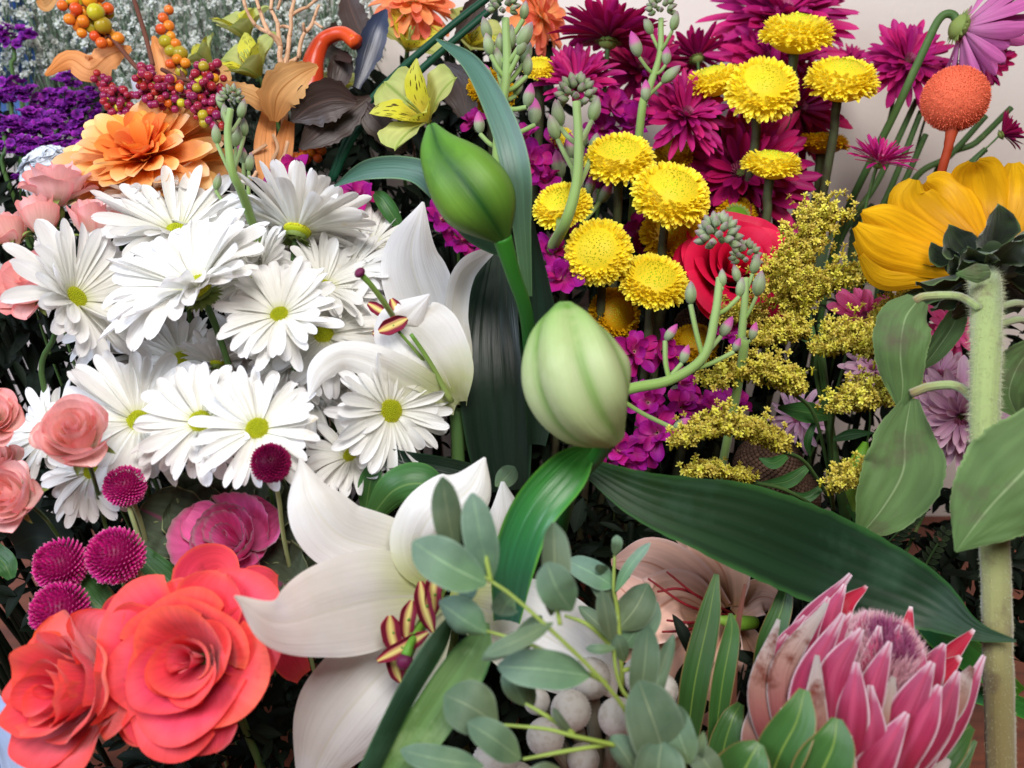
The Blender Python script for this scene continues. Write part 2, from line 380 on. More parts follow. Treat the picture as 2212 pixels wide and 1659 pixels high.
M_oleafb = pmat('silk_tan_leaf', [(0, 'c48448'), (.6, 'dcaa70'), (1, 'd89c60')], mid='a86c34', mid_w=.05, trans=.3, rough=.8, var=.06, veins=.35, vk=10, bump=.5, spec=.1)
M_sunp = pmat('sunflower_petal', [(0, 'd8940c'), (.3, 'eeb010'), (1, 'f4c01c')], trans=.35, rough=.5, var=.12, veins=.5, vk=8, bump=.8)
M_sep = pmat('sunflower_sepal', [(0, '28361e'), (.6, '34482a'), (1, '42582e')], edge='6a8450', edge_at=(.86, 1.0), mid='4a6038', mid_w=.06, trans=.12, rough=.6, var=.2, veins=.4, vk=10, bump=.6, fuzz=.3)
M_sunstem = pmat('hairy_sunflower_stem', [(0, '86985e'), (.5, '94a468'), (.78, '8c8a58'), (1, '7e6a44')], trans=.05, rough=.7, blotch='6a5c40', blotch_scale=55, blotch_at=(.56, .72), bump=.9, fuzz=.6)
M_hair = pmat('pale_plant_hair', [(0, 'b8c090'), (1, 'dcdcc0')], trans=.4, rough=.6)
M_sunleaf = pmat('sunflower_leaf', [(0, '5a7444'), (1, '56743e')], edge='75905a', edge_at=(.93, 1.0), mid='8aa070', mid_w=.04, trans=.2, rough=.65, var=.08, veins=.35, vk=7, blotch='56523e', blotch_scale=34, blotch_at=(.56, .74), bump=.9, fuzz=.2)
M_gold = pmat('goldenrod_floret', [(0, 'a89c28'), (.4, 'd8c84c'), (1, 'eade78')], trans=.25, rough=.6, var=.22, hue=.04)
M_stock = pmat('magenta_stock_petal', [(0, 'e8c0a0'), (.1, 'c44890'), (.4, 'b41c84'), (1, 'ac1e92')], trans=.28, rough=.5, var=.22, hue=.06, veins=.25, vk=8)
M_bud = pmat('stock_bud_sepal', [(0, '74904e'), (.6, '93a27c'), (.85, '968f86'), (1, 'a87090')], trans=.1, rough=.6, var=.12, veins=.25, vk=8, bump=.5, fuzz=.3)
M_budp = pmat('stock_bud_pink', [(0, '7c9268'), (.45, '95a080'), (.62, 'c0609a'), (1, 'b03c90')], trans=.15, rough=.55, var=.1, bump=.4, fuzz=.2)
M_sstem = pmat('stock_stem', [(0, '74943c'), (1, '8aa466')], trans=.05, rough=.55, fuzz=.2)
M_als = pmat('alstroemeria_outer', [(0, 'b8bc50'), (.5, 'ccd080'), (1, 'b8c870')], mid='90a848', mid_w=.12, trans=.35, rough=.5, var=.08, veins=.25, vk=9)
M_alsi = pmat('alstroemeria_striped', [(0, 'd4b84c'), (.4, 'd8d23c'), (1, 'c8cc60')], speck='3a2414', trans=.3, rough=.5, var=.04, veins=.1, vk=9)
M_berb = pmat('burgundy_berry', [(0, '8c1c3c'), (1, '9a2a4c')], trans=0, rough=.28, var=.25, hue=.06, coat=.4, bump=.1)
M_bero = pmat('orange_berry', [(0, 'd87818'), (.5, 'e07a28'), (1, 'dc8a30')], trans=.05, rough=.35, var=.12, hue=.06, coat=.3, bump=.15)
M_bery = pmat('olive_yellow_berry', [(0, 'b09c20'), (1, 'a8a030')], trans=0, rough=.35, var=.15, hue=.03, coat=.3, bump=.1)
M_twig = solid('brown_twig', '6a4030', '5a342a', rough=.7)
M_coralb = solid('tan_coral_branch', 'd8ac88', 'd0a480', rough=.85, var=.03, bump=1.0)
M_gourd = pmat('red_orange_gourd', [(0, 'b03420'), (.5, 'cc4420'), (1, 'd04c20')], trans=0, rough=.32, blotch='d88a30', blotch_scale=160, blotch_at=(.66, .72), coat=.3, bump=.3)
M_tube = solid('dark_green_tube', '123c2a', '164430', rough=.45)
M_prot = pmat('protea_bract', [(0, '90202e'), (.3, '9c2038'), (.7, '98284c'), (1, 'a85474')], edge='d8c0c8', edge_at=(.80, 1.05), tip=(.90, 1.03), mid='a83c5c', mid_w=.3, trans=.12, rough=.65, var=.12, veins=.3, vk=14, bump=.6, fuzz=.12)
M_proti = pmat('protea_inner_bract', [(0, '981c30'), (.8, 'b01e38'), (1, 'b43048')], edge='e0ccd0', edge_at=(.86, 1.0), tip=(.95, 1.02), trans=.2, rough=.5, var=.08, veins=.2, vk=14)
M_protd = pmat('protea_brown_bract', [(0, 'a03838'), (.45, '9a4448'), (.75, '9a7468'), (1, 'b0a8a4')], edge='bdb4b4', edge_at=(.82, 1.0), trans=.1, rough=.75, var=.12, blotch='6a3428', blotch_scale=60, blotch_at=(.55, .68), bump=.7, fuzz=.1)
M_prots = pmat('protea_fluff', [(0, 'a8606e'), (.5, 'd094a4'), (1, 'f0d0d4')], trans=.3, rough=.7, var=.25)
M_protf = pmat('protea_dark_fluff', [(0, '6c1c48'), (.6, '8a3460'), (1, 'b87c98')], trans=.2, rough=.7, var=.25)
M_pleaf = pmat('protea_leaf', [(0, '2c5020'), (.5, '38602c'), (1, '40682c')], edge='94784c', edge_at=(.91, 1.0), mid='7a9440', mid_w=.06, trans=.15, rough=.42, var=.12, veins=.25, vk=7, bump=.4, spec=.4)
M_brun = pmat('grey_brunia_ball', [(0, 'b0aaa2'), (1, 'c4beb8')], trans=0, rough=.9, var=.08, bump=.3, blotch='a8a096', blotch_scale=260, blotch_at=(.5, .6), grain=.05)
M_plily = pmat('peach_lily_petal', [(0, 'c08c60'), (.3, 'ecbca6'), (1, 'eebcaa')], edge='f0ccc0', edge_at=(.85, 1.0), trans=.2, rough=.5, var=.05, veins=.3, vk=12, mid='c88468', mid_w=.06)
M_plspot = solid('dark_red_stamen', '8c2028', '7c1c24', rough=.5)
M_lilac = pmat('pale_pink_mum_petal', [(0, 'c884b0'), (.4, 'd8a4c4'), (1, 'e0bccc')], edge='e6ccd6', edge_at=(.7, 1.0), trans=.25, rough=.55, var=.1, veins=.25, vk=7)
M_pinkg = pmat('orchid_pink_petal', [(0, 'd088b8'), (.5, 'c866a8'), (1, 'c460a0')], trans=.25, rough=.5, var=.12, veins=.45, vk=7)
M_hot = pmat('hot_pink_petal', [(0, 'd03078'), (.5, 'e85c9c'), (1, 'ee78a8')], trans=.3, rough=.5, var=.08, veins=.3, vk=10)
M_cras = pmat('coral_ball_floret', [(0, 'cc5434'), (.6, 'f07c5c'), (1, 'f89878')], trans=.2, rough=.85, var=.16, spec=.1)
M_cstem = solid('dyed_red_stem', '9c3c20', '8a3018', rough=.6)
M_stat = pmat('purple_statice', [(0, '4c1060'), (.6, '8a24a0'), (1, 'a23cb8')], trans=.25, rough=.6, var=.25, hue=.05)
M_bab = pmat('babys_breath_white', [(0, 'a8b098'), (.4, 'd8dcd4'), (1, 'e6e9e6')], trans=.3, rough=.7, var=.1)
M_babs = solid('thin_grey_green_stem', '6c8068', '5c705c', rough=.7)
M_pod = pmat('brown_seed_pod', [(0, '3c2a20'), (1, '6a5040')], trans=0, rough=.7, var=.3)
M_lbud = pmat('lime_bud', [(0, '5a8a20'), (1, '90b848')], trans=.15, rough=.45, veins=.1, vk=6)

def rs_(seed): return np.random.RandomState(seed)
def ground_stem(parent, pos, back, r, mat=None, seed=0, L1=.05, lean=(0., .03), name='stem'):
    rs = rs_(seed + 77); back = unit(back + np.array([0, 0, -.75]))
    gx = pos[0] * .86 + lean[0] + rs.uniform(-.01, .01); gy = min(pos[1] + lean[1], WALL_Y - .03)
    a = pos + back * L1 * .5; b = pos + back * L1 + np.array([0, 0, -.02])
    a[1] = min(a[1], WALL_Y - .01); b[1] = min(b[1], WALL_Y - .012)
    g = np.array([gx, gy, .006])
    m = b * .5 + g * .5 + np.array([rs.uniform(-.008, .008), 0, 0])
    if b[2] < .03: path = [pos, a, g]
    else: path = [pos, a, b, m, g]
    return Mesh().grid(tube(path, [r * 1.15, r, r, r, r * 1.1], n=26, nv=8, wob=.05, seed=seed), r=rs.rand(), wrap=True).build(name, mat or M_stem, parent)

def daisy(x, y, d, rad, face, label, seed=1, n=24, elev=.12, spread=.1, curl=-.35, disc=.17, stem=True, shade=None, weird=1, W=.215, az0=None, azspan=None, nodisc=False, group='white daisies', cat='flower', name='daisy', mat=None, layers=2):
    rs = rs_(seed); pos = P(x, y, d); face = (face[0] * 1.15, face[1] + .12, face[2]); fr = frame(DIR(*face), rs.uniform(0, 6)); R = S(rad, d)
    th = thing(name, label, cat, pos, group); elev += .08; spread += .06
    mt = mat or M_white
    for L in range(layers):
        m_ = n
        for i in range(m_):
            az = 2 * math.pi * (i + .5 * L + rs.uniform(-.22, .22)) / m_
            if azspan and abs((az - az0 + math.pi) % (2 * math.pi) - math.pi) > azspan: continue
            ln = R * rs.choice([.8, .92, 1.0, 1.0, 1.06, 1.1]) * rs.uniform(.96, 1.04) * (1 - .08 * L)
            g = petal(ln * (1 - disc * .6), R * W * rs.uniform(.8, 1.15), 'daisy', elev + .16 * L + rs.uniform(-spread, spread), curl + rs.uniform(-.3, .3), rs.uniform(-.5, .4), cup=rs.uniform(.3, 1.0), twist=rs.uniform(-.7, .7), side=rs.uniform(-.3, .3), ruf=rs.uniform(0, .035), rk=rs.uniform(.6, 1.4), groove=.05, notch=rs.uniform(0, .05), nu=13, nv=9, ph=rs.uniform(0, 6))
            Mesh().grid(put(g, fr, pos, az, R * disc * .62, R * (.01 + .025 * L)), r=rs.rand()).build('petal', mt, th)
    for i in range(weird):
        az = rs.uniform(0, 6.28)
        g = petal(R * rs.uniform(.35, .5), R * .2, 'daisy', rs.uniform(.5, 1.0), rs.uniform(-1.8, -1.0), 0, cup=.9, twist=rs.uniform(-.8, .8), nu=10, nv=7)
        Mesh().grid(put(g, fr, pos, az, R * disc * .7, R * .04), r=rs.rand()).build('petal', mt, th)
    if not nodisc:
        m = Mesh(); m.grid(ball(pos, R * disc, fr, 9, 18, (1, 1, .42)), r=.3, wrap=True, t=np.full(162, .2))
        f = fib(230, .15, 1.0)
        for k, v in enumerate(f):
            p = pos + (v[0] * fr[0] + v[1] * fr[1]) * R * disc + v[2] * fr[2] * R * disc * .45
            m.grid(ball(p, R * disc * .085, fr, 4, 5, (1, 1, 1.2)), r=rs.rand(), wrap=True, t=np.full(20, .3 + .7 * (1 - v[2])))
        m.build('disc', M_disc, th)
    m = Mesh()
    for i in range(26):
        g = petal(R * disc * 1.1, R * .08, 'leaf', .05 + .1 * (i % 2), .5, cup=.5, nu=6, nv=5)
        g[..., 2] *= -1
        m.grid(put(g, fr, pos, i * 2.4, R * .04, -R * .10 + .0), r=rs.rand())
    m.grid(ball(pos - fr[2] * R * .06, R * disc * .8, fr, 7, 12, (1, 1, .5)), wrap=True)
    m.build('calyx', M_calyx, th)
    if stem: ground_stem(th, pos - fr[2] * R * .1, -fr[2], R * .035, seed=seed)
    return th

def mum(x, y, d, rad, face, label, seed=1, n=60, e0=-.1, e1=1.0, W=.19, mat=None, cmat=None, curl=(-.5, .3), stem=True, name='chrysanthemum', group='magenta chrysanthemums', cat='flower', lo=.55, shape='mum', cup=.8, centre=True, smat=None, lean=(0, .03)):
    rs = rs_(seed); pos = P(x, y, d); fr = frame(DIR(*face), rs.uniform(0, 6)); R = S(rad * 1.13, d)
    th = thing(name, label, cat, pos, group); mat = mat or M_mum
    n = int(n * 1.45)
    for i in range(n):
        f = i / (n - 1)
        az = i * 2.399963 + rs.uniform(-.12, .12)
        e = e0 + (e1 - e0) * f ** 1.3 + rs.uniform(-.1, .1)
        ln = R * (1 - (1 - lo) * f) * rs.uniform(.85, 1.08)
        g = petal(ln * .95, R * W * rs.uniform(.8, 1.2) * (1 - .35 * f), shape, e, rs.uniform(*curl), 0, cup=cup * rs.uniform(.7, 1.3), twist=rs.uniform(-.4, .4), side=rs.uniform(-.2, .2), nu=9, nv=5)
        Mesh().grid(put(g, fr, pos, az, R * (.10 - .05 * f), R * .06 * f), r=rs.rand()).build('petal', mat, th)
    if centre:
        m = Mesh()
        for k, v in enumerate(fib(90, .2, 1.)):
            p = pos + (v[0] * fr[0] + v[1] * fr[1]) * R * .11 + v[2] * fr[2] * R * .09
            g = petal(R * .12, R * .03, 'mum', 1.3, 0, cup=.8, nu=4, nv=3)
            m.grid(put(g, fr, p, k * 2.4), r=rs.rand())
        m.build('centre', cmat or M_mumc, th)
    m = Mesh().grid(ball(pos - fr[2] * R * .05, R * .16, fr, 8, 12, (1, 1, .7)), wrap=True)
    for i in range(20):
        g = petal(R * .2, R * .06, 'leaf', -.5, .9, cup=.4, nu=5, nv=3)
        m.grid(put(g, fr, pos, i * 2.4, R * .05, -R * .04), r=rs.rand())
    m.build('calyx', M_calyx, th)
    if stem: ground_stem(th, pos - fr[2] * R * .12, -fr[2], R * .035, smat or M_stem, seed=seed, lean=lean)
    return th

def button(x, y, d, rx, face, label, seed=1, n=520, flat=.62, mat=None, stem_r=10, smat=None, stem=True, hang=.25, green=.33, lean=(0, .03), name='button_chrysanthemum', group='yellow button chrysanthemums'):
    rs = rs_(seed); pos = P(x, y, d); fr = frame(DIR(*face), rs.uniform(0, 6)); R = S(rx, d)
    th = thing(name, label, 'flower', pos, group); mat = mat or M_but
    mo, mi = Mesh(), Mesh()
    m0 = ball(pos + fr[2] * R * flat * .15, R * .80, fr, 10, 18, (1, 1, flat)); mo.grid(m0, wrap=True, t=np.full(180, .3))
    for k, v in enumerate(fib(n, -.35, 1.0)):
        v = unit(v + rs.normal(size=3) * .045); pol = math.acos(max(-1, min(1, v[2]))); fz = pol / 1.9
        p = pos + (v[0] * fr[0] + v[1] * fr[1]) * R * .72 + fr[2] * R * flat * (.15 + .74 * v[2])
        az = math.atan2(v[1], v[0])
        if v[2] > 1 - green:                                         # tight green-yellow centre
            g = petal(R * .085, R * .05, 'strap', 1.35 - .1 * fz, .9, cup=1.0, nu=5, nv=4)
            mi.grid(put(g, fr, p, az), r=rs.rand())
        else:
            el = 1.05 - 1.25 * fz + rs.uniform(-.15, .15)
            sz = .12 + .17 * fz
            g = petal(R * sz * rs.uniform(.75, 1.25), R * (.095 + .045 * fz), 'strap', el, .55 - (hang + .3 if fz > .75 else 0), cup=.9, twist=rs.uniform(-.5, .5), nu=6, nv=5)
            mo.grid(put(g, fr, p, az + rs.uniform(-.3, .3)), r=rs.rand())
    mo.build('petals', mat, th); mi.build('centre', M_butg, th)
    b = pos - fr[2] * R * flat * .35
    Mesh().grid(ball(b, R * .3, fr, 7, 12, (1, 1, .4)), wrap=True).build('calyx', M_calyx, th)
    if stem: ground_stem(th, b, unit(-fr[2] + np.array([0, 0, -1.2])), S(stem_r, d), smat or M_dstem, seed=seed, L1=.03, lean=lean)
    return th

def rose(x, y, d, rad, face, label, seed=1, n=20, mat=None, matout=None, nout=6, H=.95, point=.08, ruf=.03, lip=.22, openk=1.0, name='rose', cat='flower', group=None, sepals=True, stem=True, part='petal', smat=None, inner=.05, spin=None, irr=.04, frill=0., wrap=1.):
    rs = rs_(seed); pos = P(x, y, d); R = S(rad, d); fz = DIR(*face)
    fr = frame(fz, rs.uniform(0, 6) if spin is None else spin)
    base = pos - fz * R * .55
    th = thing(name, label, cat, base, group)
    nu, nv = (15, 25) if not frill else (22, 91)
    v = np.linspace(0, 1, nu)[:, None]; u = np.linspace(-1, 1, nv)[None, :]
    for k in range(n):
        f = k / (n - 1)
        r = R * (inner + (.93 - inner) * f ** .85) * rs.uniform(1 - irr, 1 + irr)
        half = (1.75 - .95 * f) * wrap + rs.uniform(-.1, .1)
        Hk = R * H * (1.02 - .22 * f * f) * rs.uniform(1 - irr, 1 + irr)
        sp = .05 * R * (.3 + f) * u                                    # spiral overlap
        ph = rs.uniform(0, 6); tilt = rs.uniform(-.05, .08) * (1 + 14 * (irr - .04) * f)
        rr = (.28 + .72 * np.sin(np.minimum(1, v * 1.05) * np.pi / 2) ** .9)
        rad_ = r * rr + sp * v
        topm = 1 - .20 * np.abs(u) ** 2.6 + point * np.exp(-(u / .2) ** 2) * (f > .3)
        z = Hk * v * topm
        lk = lip * R * (.25 + 1.5 * f * openk) * np.maximum(0, (v - .62) / .38) ** 2
        lk = lk * (1 - .55 * np.abs(u) ** 2 + .25 * np.sin(3 * u + ph))
        rad_ = rad_ + lk + tilt * R * v + ruf * R * (.3 + f) * np.sin(3.5 * u + ph) * v ** 2
        if frill:
            fz_ = frill * R * (np.sin(26 * u + ph) + .6 * np.sin(43 * u + 2 * ph)) * np.maximum(0, (v - .72) / .28) ** 1.5; rad_ = rad_ + fz_; z = z + .8 * frill * R * np.sin(34 * u + ph) * v ** 8
        z = z - lk * (.15 + .45 * f) + .025 * R * np.sin(5 * u + ph) * v ** 3
        az = k * 2.399963 + u * half
        g = np.stack([rad_ * np.cos(az), rad_ * np.sin(az), z + 0 * u], 2)
        Mesh().grid(base + g[..., 0:1] * fr[0] + g[..., 1:2] * fr[1] + g[..., 2:3] * fr[2], r=rs.rand()).build(part, mat if f < .62 or matout is None else matout, th)
    for k in range(nout):                                              # open outer petals
        az = k * 2 * math.pi / nout + rs.uniform(-.25, .25)
        g = petal(R * rs.uniform(.98, 1.2), R * rs.uniform(1.0, 1.3), [(0, .3), (.3, .75), (.6, 1), (.82, .97), (.95, .6), (1, .12)], .75 - .25 * openk + rs.uniform(-.12, .12), -.2, -.55 * openk, cup=.8, ruf=.05, rk=1.2, nu=14, nv=15, ph=rs.uniform(0, 6), groove=-.02)
        Mesh().grid(put(g, fr, base, az, R * .18, 0), r=rs.rand()).build(part, matout or mat, th)
    if sepals:
        for k in range(5):
            g = petal(R * .85, R * .28, 'leaf', .9, -1.1, -.7, cup=.6, twist=rs.uniform(-.6, .6), nu=10, nv=5)
            Mesh().grid(put(g, fr, base, k * 1.2566 + .3, R * .2, -R * .02), r=rs.rand()).build('sepal', M_calyx, th)
        Mesh().grid(ball(base - fz * R * .24, R * .22, fr, 8, 12, (1, 1, 1.1)), wrap=True).build('calyx', M_calyx, th)
    if stem: ground_stem(th, base - fz * R * .2, -fz, R * .06, smat, seed=seed)
    return th

def silk(x, y, d, rad, face, label, seed=1, layers=((16, 1.0, .05), (15, .85, .35), (13, .68, .65), (11, .5, .95), (8, .34, 1.2)), mat=None, mati=None, W=.34, name='silk_dahlia', stem=True, group=None, curl=(.1, .7)):
    rs = rs_(seed); pos = P(x, y, d); fr = frame(DIR(*face), rs.uniform(0, 6)); R = S(rad, d)
    th = thing(name, label, 'silk flower', pos, group)
    for li, (n, lf, e) in enumerate(layers):
        for i in range(n):
            az = 2 * math.pi * (i + .5 * (li % 2) + rs.uniform(-.2, .2)) / n
            g = petal(R * lf * rs.uniform(.92, 1.08), R * W * (.65 + .45 * lf) * rs.uniform(.85, 1.1), 'round', e + rs.uniform(-.12, .12), -rs.uniform(*curl), rs.uniform(-.2, .4), cup=rs.uniform(.4, .9), twist=rs.uniform(-.35, .35), side=rs.uniform(-.15, .15), ruf=.02, rk=1.2, nu=11, nv=7, ph=rs.uniform(0, 6), groove=.03)
            Mesh().grid(put(g, fr, pos, az, R * .05, R * .03 * li), r=rs.rand()).build('petal', (mati or mat) if li >= 4 or (len(layers) < 5 and li >= 2) else mat, th)
    if stem: ground_stem(th, pos, -fr[2], R * .03, M_twig, seed=seed)
    return th

def gomph(x, y, d, rad, face, label, seed=1, mat=None, leaves=1, L=None):
    rs = rs_(seed); pos = P(x, y, d); fr = frame(DIR(*face), 0); R = S(rad, d)
    th = thing('globe_amaranth', label, 'flower', pos, 'globe amaranth flowers')
    m = Mesh().grid(ball(pos, R * .75, fr, 8, 12), wrap=True, t=np.zeros(96))
    for k, v in enumerate(fib(420, -.85, 1.)):
        p = pos + (v[0] * fr[0] + v[1] * fr[1] + v[2] * fr[2] * .95) * R * .70
        ou = unit(v[0] * fr[0] + v[1] * fr[1] + v[2] * fr[2]); tg = unit(fr[2] - ou * (fr[2] @ ou) + ou * .05); f2 = np.array([tg, np.cross(ou, tg), ou])
        g = petal(R * .25 * rs.uniform(.8, 1.15), R * .17, 'leaf', 1.0, .45, cup=.9, nu=5, nv=5)
        m.grid(put(g, f2, p + ou * R * .12, rs.uniform(-.4, .4)), r=rs.rand())
    m.build('flower_head', mat or M_gomph, th)
    for i in range(leaves):
        g = petal(R * .9, R * .6, 'leaf', .2, .3, cup=.5, ruf=.06, nu=9, nv=7)
        Mesh().grid(put(g, fr, pos - fr[2] * R * .8, rs.uniform(0, 6), 0, 0), r=rs.rand()).build('leaf', solid('dry_olive_leaf', '6a6c34', '86804c', trans=.15), th)
    ground_stem(th, pos - fr[2] * R * .8, -fr[2], S(5.5, d), solid('pale_stem', '98a070', '7c8a58', rough=.6), seed=seed)
    return th

def leaf(path, hw, label=None, mat=None, name='leaf', parent=None, cat='leaf', group=None, seed=0, **kw):
    g = strip(path, hw, seed=seed, **kw)
    if parent is not None:
        ob = Mesh().grid(g, r=rs_(seed).rand()).build(name, mat, parent)
        return tag(ob, label)
    ob = Mesh().grid(g, r=rs_(seed).rand()).build(name, mat, None, origin=P(*path[0]))
    tag(ob, label, cat, group); THINGS.append(ob)
    return ob

def berries(pts_path, rads, n, br, label, seed=1, mats=(), wts=(), group=None, name='berry_spray', stem_path=None, dsp=1.0, leafs=(), smat=None, flat=.7):
    """berries (each a part) packed round a photo path"""
    rs = rs_(seed); w3 = np.array([P(*p) for p in pts_path]); C = catmull(w3, 60)
    R = catmull(np.array([[r, 0, 0] for r in rads]), 60)[:, 0]; d = pts_path[0][2]
    th = thing(name, label, 'berries', C[-1], group)
    k = 0; placed = []
    prob = np.maximum(R, 1) ** 1.2; prob /= prob.sum(); tries = 0
    while k < n and tries < 6000:
        tries += 1
        i = rs.choice(60, p=prob); v = rs.normal(size=3); v /= np.linalg.norm(v)
        p = C[i] + v * S(R[i], d) * rs.uniform(.5, 1.0) * np.array([1, flat, 1])
        r = S(br, d) * rs.uniform(.78, 1.15)
        if placed and min(np.linalg.norm(p - q) - (r + r2) * .78 for q, r2 in placed) < 0: continue
        placed.append((p, r)); k += 1
        mt = mats[rs.choice(len(mats), p=wts)]
        Mesh().grid(ball(p, r * (1.25 if mt is M_bery and len(mats) > 1 else 1), frame(v), 8, 12), r=rs.rand(), wrap=True).build('berry', mt, th)
    m = Mesh()
    for p, r in placed[::2]:
        i = np.argmin(((C - p) ** 2).sum(1)); m.grid(tube([C[i], p], S(1.8, d), n=3, nv=5, cap=False), wrap=True)
    m.grid(tube([C[0], C[20], C[40], C[-1]], S(3.5, d), n=14, nv=6), wrap=True)
    if stem_path: m.grid(tube([P(*p) for p in stem_path], S(5, stem_path[0][2]), n=24, nv=8), wrap=True)
    m.build('stem', smat or M_twig, th)
    return th

def bud_shape(pos, fr, L, R, m, r, nu=10, nv=12):
    """pointed bud growing along fr[2]"""
    t = np.linspace(0, 1, nu); w = R * np.sin(np.pi * np.clip(t * .92 + .06, 0, 1)) ** .75 * (1.05 - .35 * t); w[-1] *= .25; w[0] *= .4
    th = np.linspace(0, 2 * np.pi, nv, endpoint=False)
    ww = w[:, None] * (1 + .07 * np.cos(4 * th)[None, :])
    g = pos + (ww * np.cos(th))[..., None] * fr[0] + (ww * np.sin(th))[..., None] * fr[1] + (L * t)[:, None, None] * fr[2]
    m.grid(g, r=r, wrap=True)

def stock_spike(stem, rad, buds, label, seed=1, group='stock flower spikes in bud', top=None, pink=.3, ground=True):
    """stem: photo path (base..tip); buds: list of (x,y,len,angle_deg (0 up, + right), attach_index 0..1, pink)"""
    rs = rs_(seed); d = stem[0][2]
    th = thing('stock_spike', label, 'flower spike', P(*stem[0]), group)
    sp = [P(*p) for p in stem]; C = catmull(sp, 60)
    if ground:
        gp = sp[0].copy(); gp[2] = .006; gp[1] = min(gp[1] + .05, WALL_Y - .04); path = [gp, (gp + sp[0]) / 2 + np.array([0, .015, 0])] + sp; rr = [rad, rad] + [rad * (1 - .45 * i / len(sp)) for i in range(len(sp))]
    else: path = sp; rr = [rad * (1 - .45 * i / len(sp)) for i in range(len(sp))]
    Mesh().grid(tube(path, [S(r, d) for r in rr], n=40, nv=9), wrap=True).build('stem', M_sstem, th)
    for (x, y, L, ang, at, pk) in buds:
        dz = rs.uniform(-.012, .008); p = P(x, y, d + dz); a = math.radians(ang)
        f = frame(DIR(math.sin(a), math.cos(a), rs.uniform(-.1, .35)), rs.uniform(0, 6))
        m = Mesh(); bud_shape(p - f[2] * S(L * .5, d), f, S(L, d), S(L * .27, d), m, rs.rand()); bo = m.build('bud', M_budp if pk else M_bud, th)
        b = p - f[2] * S(L * .5, d); s0 = C[int(at * 59)]
        Mesh().grid(tube([s0, s0 * .5 + b * .5 - f[2] * S(6, d), b], S(rad * .42, d), n=9, nv=6, cap=False), wrap=True).build('pedicel', M_sstem, bo, origin=th['_o'])
    if top:
        x, y, r, n = top
        for v in fib(n, -.2, 1.):
            a = frame(DIR(v[0], v[2], v[1] * .8 + .2), 0)
            p = P(x + v[0] * r * .55, y - v[2] * r * .8, d - v[1] * .006)
            m = Mesh(); bud_shape(p, a, S(r * .62, d), S(r * .2, d), m, rs.rand(), 7, 8); m.build('bud', M_bud, th)
    return th

def stock_flower(x, y, d, rad, face, label, seed=1, n=11, mat=None, stem=True, group='magenta stock flowers'):
    """one double stock blossom: ruffled notched petals"""
    rs = rs_(seed); pos = P(x, y, d); fr = frame(DIR(*face), rs.uniform(0, 6)); R = S(rad, d)
    th = thing('stock_blossom', label, 'flower', pos, group)
    for i in range(n):
        f = i / n
        g = petal(R * (1.05 - .45 * f) * rs.uniform(.85, 1.15), R * rs.uniform(.55, .8) * (1 - .3 * f), 'round', .1 + 1.15 * f + rs.uniform(-.25, .25), rs.uniform(-.7, .3), rs.uniform(-.6, .3), cup=rs.uniform(.2, 1.0), twist=rs.uniform(-.9, .9), side=rs.uniform(-.3, .3), ruf=.09, rk=rs.uniform(.8, 1.8), notch=.12, nu=10, nv=9, ph=rs.uniform(0, 6))
        Mesh().grid(put(g, fr, pos, i * 2.399963, R * .04), r=rs.rand()).build('petal', mat or M_stock, th)
    if stem:
        b = pos - fr[2] * R * .1; m = Mesh(); bud_shape(b - fr[2] * R * .7, fr, R * .7, R * .2, m, .5); m.build('calyx', M_bud, th)
    return th

def lily_bud(path, hw, label, mat, seed=1, depth_k=1.0, nrib=3, stem=None, rib=.09, phase=0., group=None, smat=None, sr=14):
    """path photo points from tip to base, hw half widths in px: lofted bud with lengthwise grooves"""
    w3 = np.array([P(*p) for p in path]); n = 30; C = catmull(w3, n); d = path[0][2]
    R = np.maximum(catmull(np.array([[h, 0, 0] for h in hw]), n)[:, 0], .5) * d / FP
    T = np.gradient(C, axis=0); T /= np.linalg.norm(T, axis=1)[:, None]
    V = CAM - C; V /= np.linalg.norm(V, axis=1)[:, None]; N = V - T * (V * T).sum(1)[:, None]; N /= np.linalg.norm(N, axis=1)[:, None]
    B = np.cross(T, N); nv = 60; a = np.linspace(0, 2 * np.pi, nv, endpoint=False)
    k = 1 + rib * (np.abs(np.cos((a + phase) * nrib / 2)) ** .6 - .6)[None, :] * np.sin(np.pi * np.linspace(.06, .98, n))[:, None] ** .4
    k = k * (1 + .02 * np.cos(nrib * 2 * (a + phase)))[None, :]
    g = C[:, None] + (B[:, None] * np.cos(a)[None, :, None] + N[:, None] * np.sin(a)[None, :, None] * depth_k) * (R[:, None] * k)[..., None]
    th = thing('lily_bud', label, 'flower bud', C[-1], group)
    q = np.tile(1 - .5 * np.abs(np.cos((a + phase) * nrib / 2)) ** .7, n)
    Mesh().grid(g, wrap=True, q=q, r=.5).build('bud', mat, th)
    if stem: Mesh().grid(tube([C[-2]] + [P(*p) for p in stem], [S(sr * k_, stem[0][2]) for k_ in (1.25, 1.0, .95, .9)], n=40, nv=12), wrap=True).build('stem', smat or M_stem, th)
    return th
